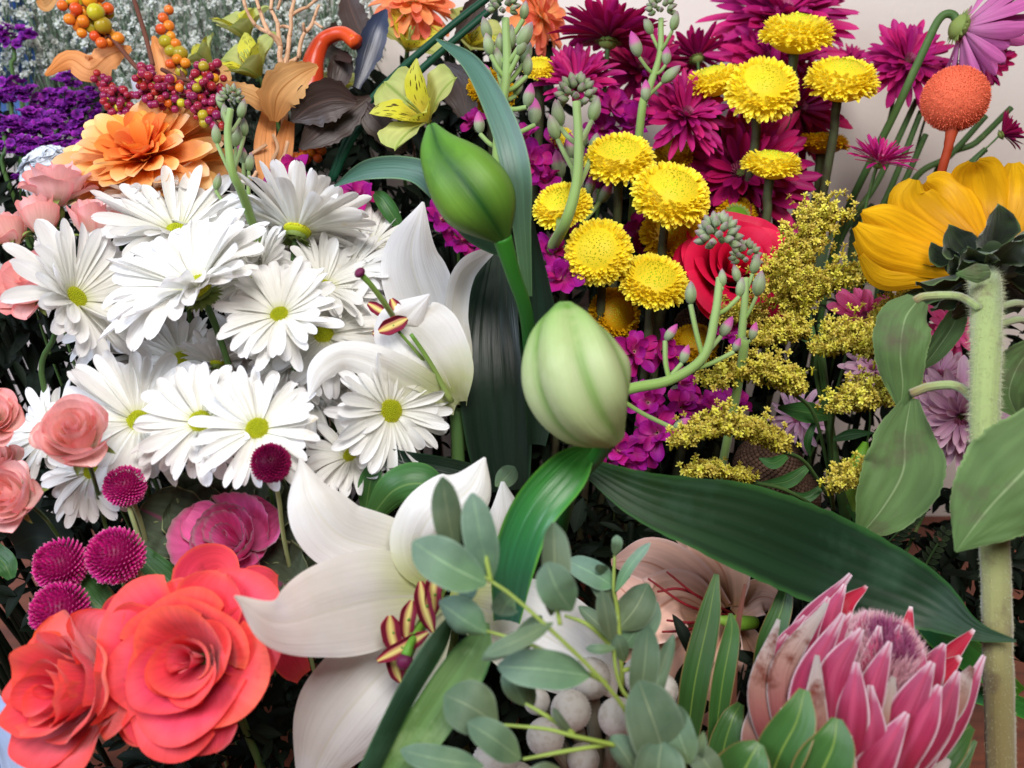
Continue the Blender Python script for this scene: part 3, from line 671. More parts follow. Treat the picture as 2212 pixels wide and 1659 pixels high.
# ================================================================== the setting
def sheet(name, pts, mat):
    me = bpy.data.meshes.new(name); me.from_pydata([tuple(p) for p in pts], [], [(0, 1, 2, 3)])
    me.materials.append(mat); o = bpy.data.objects.new(name, me); COL.objects.link(o); o['kind'] = 'structure'; return o
k = NT('painted_wall'); tc = k.n('ShaderNodeTexCoord')
nz = k.n('ShaderNodeTexNoise', i_Scale=180., i_Detail=3.); k.l(tc.outputs['Object'], nz.inputs['Vector'])
n2 = k.n('ShaderNodeTexNoise', i_Scale=3., i_Detail=4.); k.l(tc.outputs['Object'], n2.inputs['Vector'])
c = k.ramp(n2.outputs[0], [(.3, 'ddd3cb'), (.7, 'e4dad2')])
b = k.n('ShaderNodeBump', i_Strength=.25, i_Distance=.001); k.l(nz.outputs[0], b.inputs['Height'])
pb = k.n('ShaderNodeBsdfPrincipled'); pb.inputs['Roughness'].default_value = .75; k.l(c, pb.inputs['Base Color']); k.l(b.outputs[0], pb.inputs['Normal'])
o = k.n('ShaderNodeOutputMaterial'); k.l(pb.outputs[0], o.inputs[0]); M_wall = k.m
sheet('wall', [(-2, WALL_Y, -.2), (2, WALL_Y, -.2), (2, WALL_Y, 1.6), (-2, WALL_Y, 1.6)], M_wall)
k = NT('wooden_table'); tc = k.n('ShaderNodeTexCoord'); mp = k.n('ShaderNodeMapping'); mp.inputs['Scale'].default_value = (2.0, 26, 4); k.l(tc.outputs['Object'], mp.inputs[0])
nz = k.n('ShaderNodeTexNoise', i_Scale=3., i_Detail=6., i_Roughness=.6); k.l(mp.outputs[0], nz.inputs['Vector'])
c = k.ramp(nz.outputs[0], [(.3, '5c2a1c'), (.5, '7c3e28'), (.7, '8e4c30')])
b = k.n('ShaderNodeBump', i_Strength=.15, i_Distance=.001); k.l(nz.outputs[0], b.inputs['Height'])
pb = k.n('ShaderNodeBsdfPrincipled'); pb.inputs['Roughness'].default_value = .35; k.l(c, pb.inputs['Base Color']); k.l(b.outputs[0], pb.inputs['Normal'])
o = k.n('ShaderNodeOutputMaterial'); k.l(pb.outputs[0], o.inputs[0]); M_table = k.m
sheet('table', [(-1.6, -.6, 0), (1.6, -.6, 0), (1.6, WALL_Y, 0), (-1.6, WALL_Y, 0)], M_table)

# ------------------------------------------------------------------ packed greenery (stuff), dark filler leaves added as shade in the gaps
def greenery(name, label, regions, mat, seed, size=(40, 90), stems=0):
    rs = rs_(seed); m = Mesh(); tot = 0
    for (x0, y0, x1, y1, d0, d1, n) in regions:
        for i in range(n):
            x = rs.uniform(x0, x1); y = rs.uniform(y0, y1); p = P(x, y, rs.uniform(d0, d1))
            if p[1] > WALL_Y - .035 or p[2] < .008: continue
            L = S(rs.uniform(*size), .55); v = rs.normal(size=3); v[2] = abs(v[2]) + .2
            f = frame(unit(unit(v) * .8 + DIR(0, 0, 1) * .5), rs.uniform(0, 6))
            g = petal(L, L * rs.uniform(.25, .5), 'leaf', rs.uniform(-.2, .5), rs.uniform(-1, .4), cup=.6, twist=rs.uniform(-.5, .5), ruf=.05, nu=7, nv=5)
            m.grid(put(g, f, p), r=rs.rand())
        for i in range(stems):
            a = P(rs.uniform(x0, x1), y0 + 30, rs.uniform(d0, d1)); bb = a * np.array([.9, 1, 0]) + np.array([rs.uniform(-.02, .02), .03, .01])
            if a[1] < WALL_Y - .04: bb[1] = min(bb[1], WALL_Y - .03); m.grid(tube([a, a * .5 + bb * .5 + np.array([.006, 0, 0]), bb], .0022, n=8, nv=6), wrap=True, r=rs.rand())
    o = m.build(name, mat, None, origin=(0, .5, .1)); tag(o, label, 'greenery', kind='stuff'); return o
greenery('greenery', 'dense filler leaves coloured dark as shade beneath and behind the white daisies', [(-150, 380, 300, 1100, .62, .68, 420), (-100, 640, 330, 1150, .58, .62, 260), (200, 420, 1000, 1150, .60, .66, 500)], M_shadeleaf, 3, stems=18)
greenery('greenery', 'dense filler leaves and stems coloured dark as shade below the coral roses and pink kale', [(80, 1080, 1100, 1500, .50, .60, 620), (-250, 1080, 80, 1300, .50, .58, 120), (200, 1450, 1500, 1800, .46, .54, 900), (950, 1100, 1700, 1500, .52, .60, 500)], M_shadeleaf, 4, stems=14)
greenery('greenery', 'filler leaves and stems coloured dark as shade behind the lily buds and goldenrod', [(960, 480, 1500, 1250, .62, .70, 520), (1450, 640, 1900, 1250, .62, .70, 520)], M_shadeleaf, 5, stems=25)
greenery('greenery', 'filler foliage coloured dark as shade around the thick sunflower stem', [(1880, 700, 2350, 1250, .60, .70, 330), (1500, 1150, 2350, 1440, .52, .62, 620), (1480, 1400, 1900, 1800, .45, .52, 260)], M_shadeleaf, 6, stems=12)
greenery('greenery', 'filler leaves coloured dark as shade behind the yellow striped alstroemeria and berries', [(420, 180, 1020, 560, .66, .715, 700), (960, 60, 1200, 520, .68, .735, 330), (1150, 330, 1560, 560, .70, .74, 260)], M_shadeleaf, 7, size=(45, 100), stems=14)
greenery('greenery', 'slender filler leaves coloured dark as shade under the purple statice at the left', [(-250, 210, 330, 640, .66, .72, 420)], M_shadeleaf, 8, size=(25, 70), stems=20)

# baby's breath: uncountable
rs = rs_(11); mb, ms = Mesh(), Mesh()
for i in range(4600):
    x = rs.uniform(-120, 800); y = rs.uniform(-90, 330)
    if y > 165 + (x > 250) * 90: continue
    p = P(x, y, rs.uniform(.71, .775)); R = S(rs.uniform(6, 11), .72)
    f = frame(unit(rs.normal(size=3) * .7 + DIR(0, .5, 1)), rs.uniform(0, 6))
    for j in range(8):
        mb.grid(put(petal(R, R * .75, 'round', .2 + .7 * (j % 2), -.4, cup=.5, nu=4, nv=3), f, p, j * .785 + .3), r=rs.rand())
    if i % 3 == 0:
        q = p + np.array([rs.uniform(-.02, .02), .01, -rs.uniform(.04, .08)]); q[1] = min(q[1], .84)
        ms.grid(tube([p, p * .5 + q * .5 + rs.uniform(-.004, .004, 3), q], .0005, n=5, nv=4), wrap=True)
o = mb.build('babys_breath', M_bab, None, origin=P(300, 200, .74)); tag(o, "cloud of tiny white baby's breath blossoms behind the orange berries", 'filler flowers', kind='stuff')
for (x, y) in [(x, y) for x in range(-80, 800, 42) for y in (60, 180, 300)]:
    a = P(x + rs.uniform(-15, 15), y - 100, .75); q = P(x * .9 + 40 + rs.uniform(-30, 30), y + 190, .755)
    ms.grid(tube([a, a * .5 + q * .5 + rs.uniform(-.005, .005, 3), q], .0006, n=8, nv=5), wrap=True)
o = ms.build('thin_undergrowth', M_babs, None, origin=P(300, 300, .74)); tag(o, "thin grey green stems tangled under the baby's breath", 'stems', kind='stuff')
greenery('greenery', "fine grey green foliage haze behind the baby's breath", [(-200, -160, 820, 330, .785, .812, 3200)], pmat('grey_green_leaf', [(0, '74867a'), (1, '93a498')], trans=.2, var=.25), 9, size=(20, 55))

# blue wrapping paper sheets
M_blue = pmat('pale_blue_paper', [(0, '8fa4cc'), (1, 'b0c0dc')], trans=.2, rough=.4, var=.02, veins=.2, vk=6, bump=.4)
M_bluer = pmat('blue_paper', [(0, '2c4c8c'), (1, '4a70b4')], trans=.1, rough=.35, var=.02, bump=.3)
leaf([(-10, -60, .765), (40, 90, .755), (10, 260, .75)], [50, 38, 40], 'blue crumpled wrapping paper at the top left corner', M_bluer, 'wrapping_paper', cat='paper', ruf=.05, rk=4, cup=.6)
leaf([(150, -60, .77), (170, 60, .77), (140, 150, .765)], [26, 22, 26], 'pale blue strip of paper behind the purple statice', M_blue, 'wrapping_paper', cat='paper', ruf=.05, rk=4)
leaf([(-80, 1480, .52), (20, 1590, .50), (60, 1720, .48)], [40, 34, 42], 'pale blue paper edge under the left coral rose', M_blue, 'wrapping_paper', cat='paper', ruf=.04, rk=2)
leaf([(-30, 1560, .515), (0, 1640, .50), (5, 1740, .50)], [26, 22, 24], 'dark blue ribbon at the bottom left corner', M_bluer, 'ribbon', cat='ribbon', ruf=.04, rk=2)

# ================================================================== purple statice
def statice(x, y, d, rad, label, seed):
    rs = rs_(seed); pos = P(x, y, d); R = S(rad, d); th = thing('statice_spray', label, 'flower', pos, 'purple statice sprays'); m = Mesh()
    for i in range(int(16 + rad * .55)):
        a = rs.uniform(0, 6.28); rr = R * math.sqrt(rs.rand()); p = pos + RT * rr * math.cos(a) * 1.25 + UP * rr * math.sin(a) * .6 + FW * rs.uniform(-.3, .3) * R
        f = frame(unit(DIR(0, 1, .8) + rs.normal(size=3) * .35), rs.uniform(0, 6))
        for j in range(6):
            m.grid(put(petal(R * .34, R * .30, 'round', .7, -.6, cup=.4, ruf=.15, nu=5, nv=5, ph=j), f, p, j * 1.047), r=rs.rand())
    m.build('florets', M_stat, th)
    ground_stem(th, pos, -UP, .0016, M_stem, seed=seed, L1=.03)
for i, a in enumerate([(28, 78, .70, 38, 'purple statice cluster highest, at the left edge below the blue paper'), (22, 200, .67, 42, 'purple statice cluster at left edge, second from the top'), (125, 228, .68, 44, 'purple statice cluster left of the burgundy berries'), (150, 172, .70, 28, 'small purple statice cluster just under the orange leaf'), (195, 215, .68, 34, 'purple statice touching the left side of the burgundy berries'), (75, 268, .66, 46, 'wide purple statice cluster in the middle of the statice bunch'), (8, 275, .66, 36, 'purple statice cut off by the left edge above the white petals'), (180, 268, .66, 44, 'purple statice right above the orange silk flower edge'), (45, 315, .65, 34, 'purple statice low at the left edge'), (92, 325, .65, 36, 'purple statice lowest of the bunch over the white hydrangea'), (150, 310, .65, 34, 'dark purple statice beside the upper left orange petals'), (45, 385, .64, 18, 'single tiny purple statice tuft in the dark left of the white hydrangea')]):
    statice(*a[:4], a[4], 100 + i)
# white hydrangea
th = thing('hydrangea', 'white hydrangea head half hidden left of the orange silk flower', 'flower', P(120, 400, .62)); rs = rs_(5)
for i in range(30):
    v = unit(rs.normal(size=3) * .8 + DIR(0, .3, 1)); p = P(118, 392, .63) + v * S(62, .62) * np.array([1, .6, 1]); m = Mesh()
    for j in range(4): m.grid(put(petal(S(40, .62), S(46, .62), 'round', .15, -.3, cup=.4, nu=6, nv=6), frame(v, rs.uniform(0, 6)), p, j * 1.57), r=rs.rand())
    m.build('floret', pmat('hydrangea_white', [(0, 'd8dce0'), (1, 'e2e8f0')], trans=.25, var=.06), th)
ground_stem(th, P(118, 420, .63), -UP, .003, seed=9)
leaf([(300, 165, .66), (318, 205, .65), (322, 250, .65)], [18, 26, 16], 'pale grey white glossy petal behind the burgundy berries', pmat('grey_white', [(0, 'c8cedc'), (1, 'd8dce4')], trans=.2), 'glossy_petal', cat='paper')  # glossy white piece taken for a petal, not paper

# ================================================================== orange silk flowers, berries, gourd
silk(322, 355, .59, 185, (-.05, .52, .85), 'large orange silk dahlia with layered petals behind the white daisies', 21, mat=M_orange, mati=M_orangei, layers=((24, 1.0, .0), (24, .93, .2), (22, .82, .42), (18, .68, .7), (15, .52, .95), (12, .36, 1.2)), W=.27)
silk(895, 5, .66, 95, (.25, .55, .7), 'peach orange silk flower at the top edge above the green tubes', 22, mat=M_peach, layers=((18, 1, -.1), (17, .88, .2), (14, .7, .55), (10, .5, .9)), W=.28, group='peach silk flowers')
silk(1165, 35, .67, 92, (.9, .25, .55), 'peach orange silk flower at the top edge beside the grey stock buds', 23, mat=M_peach, layers=((18, 1.05, -.1), (17, .88, .2), (14, .7, .55), (10, .5, .9)), W=.3, group='peach silk flowers')
berries([(185, -30, .60), (190, 30, .60), (215, 60, .60), (245, 85, .60)], [50, 52, 36, 16], 46, 14, 'orange berry cluster hanging from the top left edge', 31, (M_bero, M_bery), (.85, .15), stem_path=[(245, 85, .60), (290, 140, .60), (330, 180, .59), (420, 300, .60)])
berries([(366, 8, .60), (358, 50, .60), (368, 95, .60), (385, 140, .60)], [3, 13, 12, 20], 17, 13.5, 'slim upright spray of orange and yellow berries', 32, (M_bero, M_bery), (.7, .3), stem_path=[(385, 140, .60), (410, 200, .60), (440, 300, .60)])
berries([(318, 150, .575), (330, 190, .575), (385, 205, .57)], [18, 42, 36], 64, 9.5, 'burgundy berry cluster with olive berries at the end of the brown twig', 33, (M_berb, M_bery, M_bero), (.84, .10, .06), stem_path=[(330, 140, .575), (312, 70, .585), (280, -30, .60)])
berries([(452, 150, .57), (445, 190, .57), (440, 225, .565), (470, 270, .56)], [30, 38, 38, 16], 74, 9.5, 'burgundy berry cluster nearest the grey stock spike', 34, (M_berb, M_bery, M_bero), (.87, .10, .03), stem_path=[(440, 180, .57), (390, 170, .58), (350, 150, .59)])
berries([(205, 165, .60), (240, 195, .60), (262, 232, .595)], [12, 22, 38], 60, 8.5, 'burgundy berry cluster farthest left beside the purple statice', 35, (M_berb, M_bery), (.86, .14), stem_path=[(262, 225, .60), (290, 260, .61), (330, 330, .62)])
berries([(700, 295, .62), (670, 330, .62), (640, 345, .62)], [20, 20, 10], 20, 12, 'orange berries in shade below the dark brown leaves', 36, (M_bero,), (1,), stem_path=[(640, 345, .62), (610, 400, .63)])
leaf([(98, 163, .60), (150, 128, .605), (195, 150, .60), (235, 120, .61), (284, 104, .61)], [3, 26, 30, 28, 4], 'orange silk leaf left of the berries, seen nearly edge on', M_oleaf, roll=[0, 15, -10, 20, 0], ruf=.05, serr=.18, cup=-.5, seed=1)
leaf([(80, 0, .62), (100, 12, .62), (130, -25, .62)], [4, 12, 4], 'tip of a silk leaf at the top edge', M_oleafb, cup=.4)
leaf([(330, 78, .61), (355, 130, .605), (360, 190, .60)], [3, 28, 14], 'upright orange silk leaf behind the slim berry spray', M_oleaf, serr=.15, seed=3)
leaf([(400, 250, .60), (470, 160, .605), (500, 172, .60)], [6, 20, 4], 'narrow tan silk leaf between the burgundy berries', M_oleafb, serr=.1)
leaf([(592, 262, .585), (600, 205, .575), (640, 165, .57), (686, 142, .575)], [8, 44, 36, 4], 'tan orange silk leaf standing in front of the red gourd', M_oleafb, cup=.5, serr=.14, seed=4, ruf=.02)
leaf([(600, 250, .585), (560, 215, .58), (520, 195, .58), (476, 178, .585)], [6, 22, 18, 4], 'tan silk leaf reaching left toward the burgundy berries', M_oleafb, cup=-.4, serr=.14, seed=5)
leaf([(580, 246, .60), (572, 320, .59), (575, 395, .59)], [16, 24, 16], 'hanging orange silk petal above the purple stock blossom', M_oleaf, cup=.5, seed=6)
leaf([(625, 262, .60), (610, 330, .60), (600, 400, .60)], [12, 22, 14], 'second orange silk leaf hanging under the tan leaf', M_oleaf, cup=.4, seed=7)
th = thing('ornamental_gourd', 'glossy red orange gourd with a hooked neck', 'gourd', P(660, 190, .62))
Mesh().grid(tube([(655, 240, .62), (672, 180, .62), (678, 130, .62), (698, 88, .62), (738, 72, .615), (770, 92, .61)], [28, 26, 22, 17, 15, 17, ], n=40, nv=20, raw=False), wrap=True).build('body', M_gourd, th)
rs = rs_(41); th = thing('coral_twig', 'tan branching coral shaped twig in front of the red gourd', 'twig', P(610, 145, .60)); m = Mesh()
def cbr(p, q, r): m.grid(tube([p, (np.array(p) + q) / 2 + np.append(rs.uniform(-5, 5, 2), 0), q], [r, r * .9, r * .8], n=9, nv=8, raw=False, wob=.15, seed=rs.randint(99)), wrap=True)
for a in [((612, 148), (606, 100), 7), ((606, 100), (580, 70), 6), ((580, 70), (552, 55), 5), ((552, 55), (530, 15), 4), ((530, 15), (525, -20), 4), ((580, 70), (560, 20), 5), ((560, 20), (545, -25), 4), ((606, 100), (600, 50), 5.5), ((600, 50), (585, 20), 4.5), ((585, 20), (578, -20), 4), ((612, 148), (625, 80), 6), ((625, 80), (628, 30), 5), ((628, 30), (640, -20), 4.5), ((628, 60), (605, 58), 4), ((612, 148), (645, 125), 5.5), ((645, 125), (658, 70), 5), ((658, 70), (655, 50), 4), ((658, 70), (680, 35), 4.5), ((680, 35), (690, 10), 3.5), ((625, 35), (665, 15), 4), ((665, 15), (700, -15), 3.5), ((680, 48), (697, 60), 3.5), ((600, 20), (612, -20), 3.5)]:
    cbr(np.array([*a[0], .598]), np.array([*a[1], .598 + rs.uniform(-.01, .01)]), a[2])
m.build('branches', M_coralb, th); ground_stem(th, P(612, 146, .60), -UP, .0025, M_coralb, seed=6)
th = thing('coral_twig', 'thin wavy tan twig beneath the orange silk leaf', 'twig', P(590, 380, .585)); m = Mesh()
for pa in [[(590, 290), (600, 320), (588, 350), (592, 385)], [(622, 305), (612, 340), (590, 365), (588, 410)], [(540, 335), (560, 322), (576, 312)], [(555, 370), (545, 385), (530, 392)]]:
    m.grid(tube([(a, b, .585) for a, b in pa], 4, n=14, nv=7, raw=False, wob=.1), wrap=True)
m.build('branches', M_coralb, th)

# dark brown leaves, tubes
for i, a in enumerate([([(770, 222, .585), (720, 215, .58), (670, 232, .58), (630, 262, .585)], [8, 44, 42, 4], 'large brown black leaf under the gourd, left half'), ([(800, 210, .60), (740, 250, .595), (690, 285, .59), (648, 322, .59)], [6, 40, 38, 4], 'brown black leaf drooping above the orange berries'), ([(770, 190, .62), (795, 120, .62), (815, 60, .62), (835, 20, .625)], [8, 26, 24, 3], 'blue sheened dark leaf right of the gourd tip'), ([(720, 200, .63), (735, 150, .63), (745, 110, .63)], [10, 30, 8], 'dark brown leaf in the bend of the gourd neck'), ([(780, 218, .60), (812, 262, .60), (860, 310, .605), (880, 322, .61)], [6, 30, 24, 3], 'brown black leaf below the striped yellow lily flower'), ([(955, 140, .64), (990, 185, .635), (1010, 250, .63)], [10, 42, 22], 'dark leaf behind the tall grey green lily leaf'), ([(745, -20, .65), (765, 40, .645), (790, 90, .64)], [10, 32, 18], 'grey brown leaf at the top edge left of the peach flower'), ([(1040, -10, .66), (1015, 40, .655), (985, 80, .65)], [12, 26, 6], 'brown leaf between the two peach flowers'), ([(760, 130, .615), (700, 100, .64), (735, 60, .65)], [8, 20, 18], 'shaded dark leaf beyond the gourd hook')]):
    m_ = M_bleaf if i != 2 else pmat('blue_black_leaf', [(0, '2a2c38'), (1, '34405c')], trans=.05, rough=.35, veins=.3, vk=10, spec=.5)
    leaf(a[0], a[1], a[2], m_, 'brown_leaf', serr=.12, seed=50 + i, cup=.5, ruf=.02, group='dark brown leaves by the gourd')
for i, (dx, dy, l) in enumerate([(0, 0, 'upper of the two dark green floral tubes crossing the top'), (22, 26, 'lower of the two dark green floral tubes crossing the top')]):
    th = thing('green_tube_stem', l, 'tube_stem', P(700, 400, .615), 'dark green tubes')  # green tube stems without flower heads
    Mesh().grid(tube([(1075 + dx * .2, -22 + dy, .60), (960 + dx, 68 + dy * .7, .60), (840 + dx * .8, 175 + dy * .9, .605), (770, 260 + dy, .61), (712 + dx * .3, 390, .62)], 8, n=30, nv=10, raw=False, wob=.06), wrap=True).build('tube', M_tube, th)

# ================================================================== alstroemeria
def alstro(x, y, d, rad, face, label, seed, spin=0., stem=True):
    rs = rs_(seed); pos = P(x, y, d); fr = frame(DIR(*face), spin); R = S(rad, d); th = thing('alstroemeria', label, 'flower', pos, 'yellow green alstroemeria')
    for i in range(3):
        g = petal(R * 1.05, R * .98, 'round', 1.0 + rs.uniform(-.1, .1), -.5, -.4, cup=.6, ruf=.03, nu=14, nv=11, ph=i, groove=.03, notch=-.05)
        Mesh().grid(put(g, fr, pos, i * 2.094, R * .05), r=rs.rand()).build('outer_petal', M_als, th)
        g = petal(R * 1.05, R * .58, 'leaf', 1.05 + rs.uniform(-.1, .1), -.25, -.5, cup=.7, twist=rs.uniform(-.2, .2), ruf=.02, nu=14, nv=9)
        Mesh().grid(put(g, fr, pos, i * 2.094 + 1.047, R * .06, R * .04), r=rs.rand()).build('inner_petal', M_alsi, th)
    for i in range(4):
        b = pos + fr[2] * R * .65 + (fr[0] * math.cos(i) + fr[1] * math.sin(i)) * R * .1
        Mesh().grid(tube([pos, (pos + b) / 2, b], R * .018, n=6, nv=5), wrap=True).build('stamen', M_als, th)
    if stem: ground_stem(th, pos, -fr[2], R * .05, seed=seed)
alstro(925, 262, .585, 118, (-.45, .35, .75), 'pale yellow alstroemeria with dark streaks beside the upper lily bud', 61, 2.75)
alstro(560, 165, .63, 92, (-.35, .6, .6), 'streaked lime alstroemeria behind the tan silk leaf', 62, 1.3)
alstro(535, 85, .66, 78, (-.2, .8, .5), 'lime alstroemeria highest, left of the coral shaped twig', 63, .4)
alstro(455, 140, .66, 62, (-.6, .6, .5), 'small lime alstroemeria behind the burgundy berries', 64, 2.0)
alstro(880, 110, .66, 88, (.3, .5, .7), 'lime alstroemeria behind the green tubes', 65, .9)
alstro(735, 200, .66, 50, (.1, .6, .7), 'small streaked alstroemeria beside the gourd neck', 66, .2)
alstro(1010, 105, .68, 80, (.4, .5, .7), 'pale alstroemeria behind the grey stock buds', 67, 1.9)

# ================================================================== daisies
D = 'white daisy '
daisy(160, 645, .50, 180, (.85, .40, .42), D + 'at far left turned right, in front of the pink rosebuds', 71, 26, elev=.35, curl=-.3)
daisy(385, 500, .545, 170, (.05, .72, .65), D + 'topmost, with its petals over the orange silk flower', 72, 28, elev=.3, curl=-.2)
daisy(425, 620, .485, 210, (-.25, .55, .62), D + 'with the largest petals, tilted up in the middle of the bunch', 73, 30, elev=.45, spread=.16, curl=-.55, weird=3)
daisy(642, 500, .53, 170, (.12, .80, -.30), D + 'seen from behind with its green underside showing', 74, 26, elev=.38, curl=-.35, weird=0)
daisy(605, 682, .475, 138, (-.05, .40, .85), D + 'with one small petal curled over its disc, below the one seen from behind', 75, 24, weird=1)
daisy(300, 912, .485, 172, (.25, .38, .85), D + 'right of the front salmon rose, in the lower row', 76, 26, elev=.2)
daisy(434, 912, .462, 140, (.0, .30, .95), D + 'with a round lime disc, middle of the lower row', 77, 24, weird=0, elev=.12, disc=.20)
daisy(557, 928, .452, 142, (.05, .35, .92), D + 'with an olive disc just above the crimson globe amaranth', 78, 24, elev=.14, disc=.20, weird=1)
daisy(842, 888, .475, 145, (.50, -.05, .85), D + 'right of the side facing lily, with a dark disc', 79, 25, disc=.2, weird=3, elev=.1)
daisy(700, 725, .525, 150, (.10, .35, .9), D + 'half hidden behind the curled lily petal', 80, 24)
daisy(752, 590, .545, 118, (-.1, .45, .85), D + 'at upper right, behind the lily stigma', 81, 22)
daisy(200, 1018, .475, 120, (-.1, .15, .7), D + 'lowest at left, its petals hanging under the salmon rose', 82, 24, elev=.05, curl=-.7)
daisy(760, 985, .49, 125, (-.25, .5, .7), D + 'low behind the dark curled lily leaf', 83, 24)
daisy(392, 775, .535, 110, (.05, .35, .9), 'small ' + D + 'in shade under the largest one', 84, 22)
daisy(470, 785, .53, 92, (.0, .9, -.25), 'small ' + D + 'seen from below between two green stems', 85, 22, elev=.4, weird=0)
daisy(110, 935, .515, 120, (-.3, .45, .8), D + 'behind the front salmon rose', 86, 22)
daisy(665, 850, .535, 140, (.2, .4, .85), D + 'in shade behind the lower row beside the lily', 87, 24)
daisy(770, 800, .545, 130, (.2, .45, .85), D + 'behind the lowest petal of the side facing lily', 88, 24)
daisy(520, 540, .56, 150, (.0, .65, .7), D + 'at the back between the topmost one and the one seen from behind', 89, 26, elev=.3)
daisy(800, 530, .57, 110, (.2, .6, .7), D + 'at the back beside the tall lily petal', 90, 22, elev=.3)
daisy(330, 420, .58, 120, (-.1, .7, .6), D + 'at the very back touching the orange silk flower', 92, 24, elev=.3)
daisy(620, 780, .52, 120, (.5, .3, .8), D + 'wedged in shade under the one with a curled petal', 93, 24, elev=.3)
daisy(560, 600, .53, 130, (-.5, .5, .7), D + 'turned left, packed between the largest one and its right neighbour', 94, 24, elev=.35)
daisy(700, 620, .53, 125, (.4, .6, .7), D + 'tilted up, behind and right of the one with a curled petal', 95, 24, elev=.3)
daisy(330, 765, .56, 110, (.1, .5, .8), D + 'deep in shade between the two rows at left', 96, 24)
daisy(540, 735, .555, 110, (-.2, .5, .8), D + 'deep in shade between the two rows at right', 97, 24)
daisy(250, 700, .545, 120, (-.3, .5, .8), D + 'shaded, between the far left one and the largest one', 91, 22)

# ================================================================== spray roses
rose(168, 945, .435, 80, (.12, .55, .75), 'open salmon spray rose in front of the lower left daisies', 101, 17, M_spray, M_sprayp, 3, group='salmon spray roses', lip=.10, openk=.25, H=1.35, point=.02, irr=.06, name='spray_rose')
rose(122, 405, .55, 70, (.1, .95, .25), 'pale pink spray rose topmost at left, beside the orange silk flower', 102, 13, M_sprayp, M_sprayp, 2, group='salmon spray roses', lip=.16, openk=.5, H=1.25, irr=.07, name='spray_rose')
rose(88, 480, .54, 50, (-.12, .95, .25), 'pink rosebud with ruffled tip left of the twin bud', 103, 11, M_sprayp, M_spray, 1, group='salmon spray roses', lip=.1, openk=.2, H=1.7, ruf=.07, name='spray_rose')
rose(200, 490, .54, 54, (.08, .95, .3), 'pink rosebud with ruffled top behind the far left daisy', 104, 11, M_sprayp, M_spray, 1, group='salmon spray roses', lip=.1, openk=.2, H=1.6, ruf=.07, name='spray_rose')
rose(22, 505, .56, 48, (-.3, .9, .25), 'pink rosebud at the left edge above the daisy', 105, 11, M_sprayp, M_spray, 1, group='salmon spray roses', lip=.1, openk=.2, H=1.5, name='spray_rose')
rose(62, 610, .555, 78, (-.2, .4, .85), 'salmon rose hidden behind the far left daisy petals', 106, 14, M_spray, M_spray, 5, group='salmon spray roses', lip=.12, openk=.4, name='spray_rose')
rose(-18, 900, .46, 62, (.3, .4, .85), 'orange pink rose cut by the left edge beside the salmon rose', 107, 14, M_spray, M_spray, 5, group='salmon spray roses', lip=.12, openk=.35, name='spray_rose')
rose(22, 1072, .44, 72, (-.15, .3, .9), 'peach spray rose at left edge above the globe amaranths', 108, 15, M_spray, M_sprayp, 5, group='salmon spray roses', lip=.1, openk=.3, H=1.15, name='spray_rose')
rose(0, 1000, .48, 48, (.1, .6, .7), 'orange rosebud at the left edge between the two peach roses', 109, 12, M_spray, M_spray, 4, group='salmon spray roses', lip=.1, openk=.3, H=1.3, name='spray_rose')
# coral roses
rose(400, 1432, .39, 166, (-.06, .22, .95), 'big open coral red rose in front at the bottom', 111, 19, M_coral, M_coral, 8, group='coral roses', lip=.20, openk=.8, H=.80, point=.12, name='rose', ruf=.04, inner=.04, irr=.09)
CR = THINGS[-1]
rose(150, 1492, .40, 146, (-.40, .2, .85), 'coral rose at the bottom left corner with pale outer petals', 112, 18, M_coral, M_coralo, 6, group='coral roses', lip=.16, openk=.7, H=1.15, point=.12, name='rose', ruf=.04, irr=.09)
rose(1592, 572, .575, 112, (.05, .35, .9), 'hot red rose behind the grey stock buds', 113, 17, M_red, M_red, 6, lip=.22, openk=1.0, name='rose')
for i, a in enumerate([([(440, 1300, .43), (430, 1250, .43), (470, 1225, .44), (505, 1260, .44)], [30, 60, 50, 20]), ([(560, 1330, .43), (550, 1270, .43), (600, 1262, .44)], [40, 50, 20]), ([(250, 1360, .43), (262, 1320, .435), (300, 1285, .44)], [30, 40, 20]), ([(600, 1380, .43), (630, 1430, .43), (655, 1460, .435)], [40, 36, 20])]):
    leaf(a[0], a[1], ['coral petal standing up behind the big rose below the kale', 'coral petal beside the left tip of the lily', 'coral petal tucked between the two coral roses', 'coral petal under the left lily petal'][i], M_coral, 'petal', parent=CR, ruf=.03, cup=.5, seed=i)
# kale
rose(500, 1166, .475, 108, (.0, .38, .9), 'pink ornamental kale with a dark green frilled collar', 121, 10, M_kale, M_kale, 3, name='ornamental_kale', cat='flower', lip=.07, openk=.15, H=1.15, ruf=.03, point=0, sepals=False, part='inner_leaf', frill=.010, wrap=1.25, irr=.07)
kale = THINGS[-1]; rs = rs_(6); kp = P(500, 1190, .495); fr = frame(DIR(0, .38, .9), 0)
for i in range(13):
    g = petal(S(rs.uniform(165, 215), .47), S(rs.uniform(150, 200), .47), 'round', .38 + .15 * (i % 2), -.4, .3, cup=.6, ruf=.06, rk=5, nu=30, nv=25, ph=i)
    Mesh().grid(put(g, fr, kp, i * 2.4, .004, -.004), r=rs.rand()).build('frilled_leaf', M_kaleg, kale)
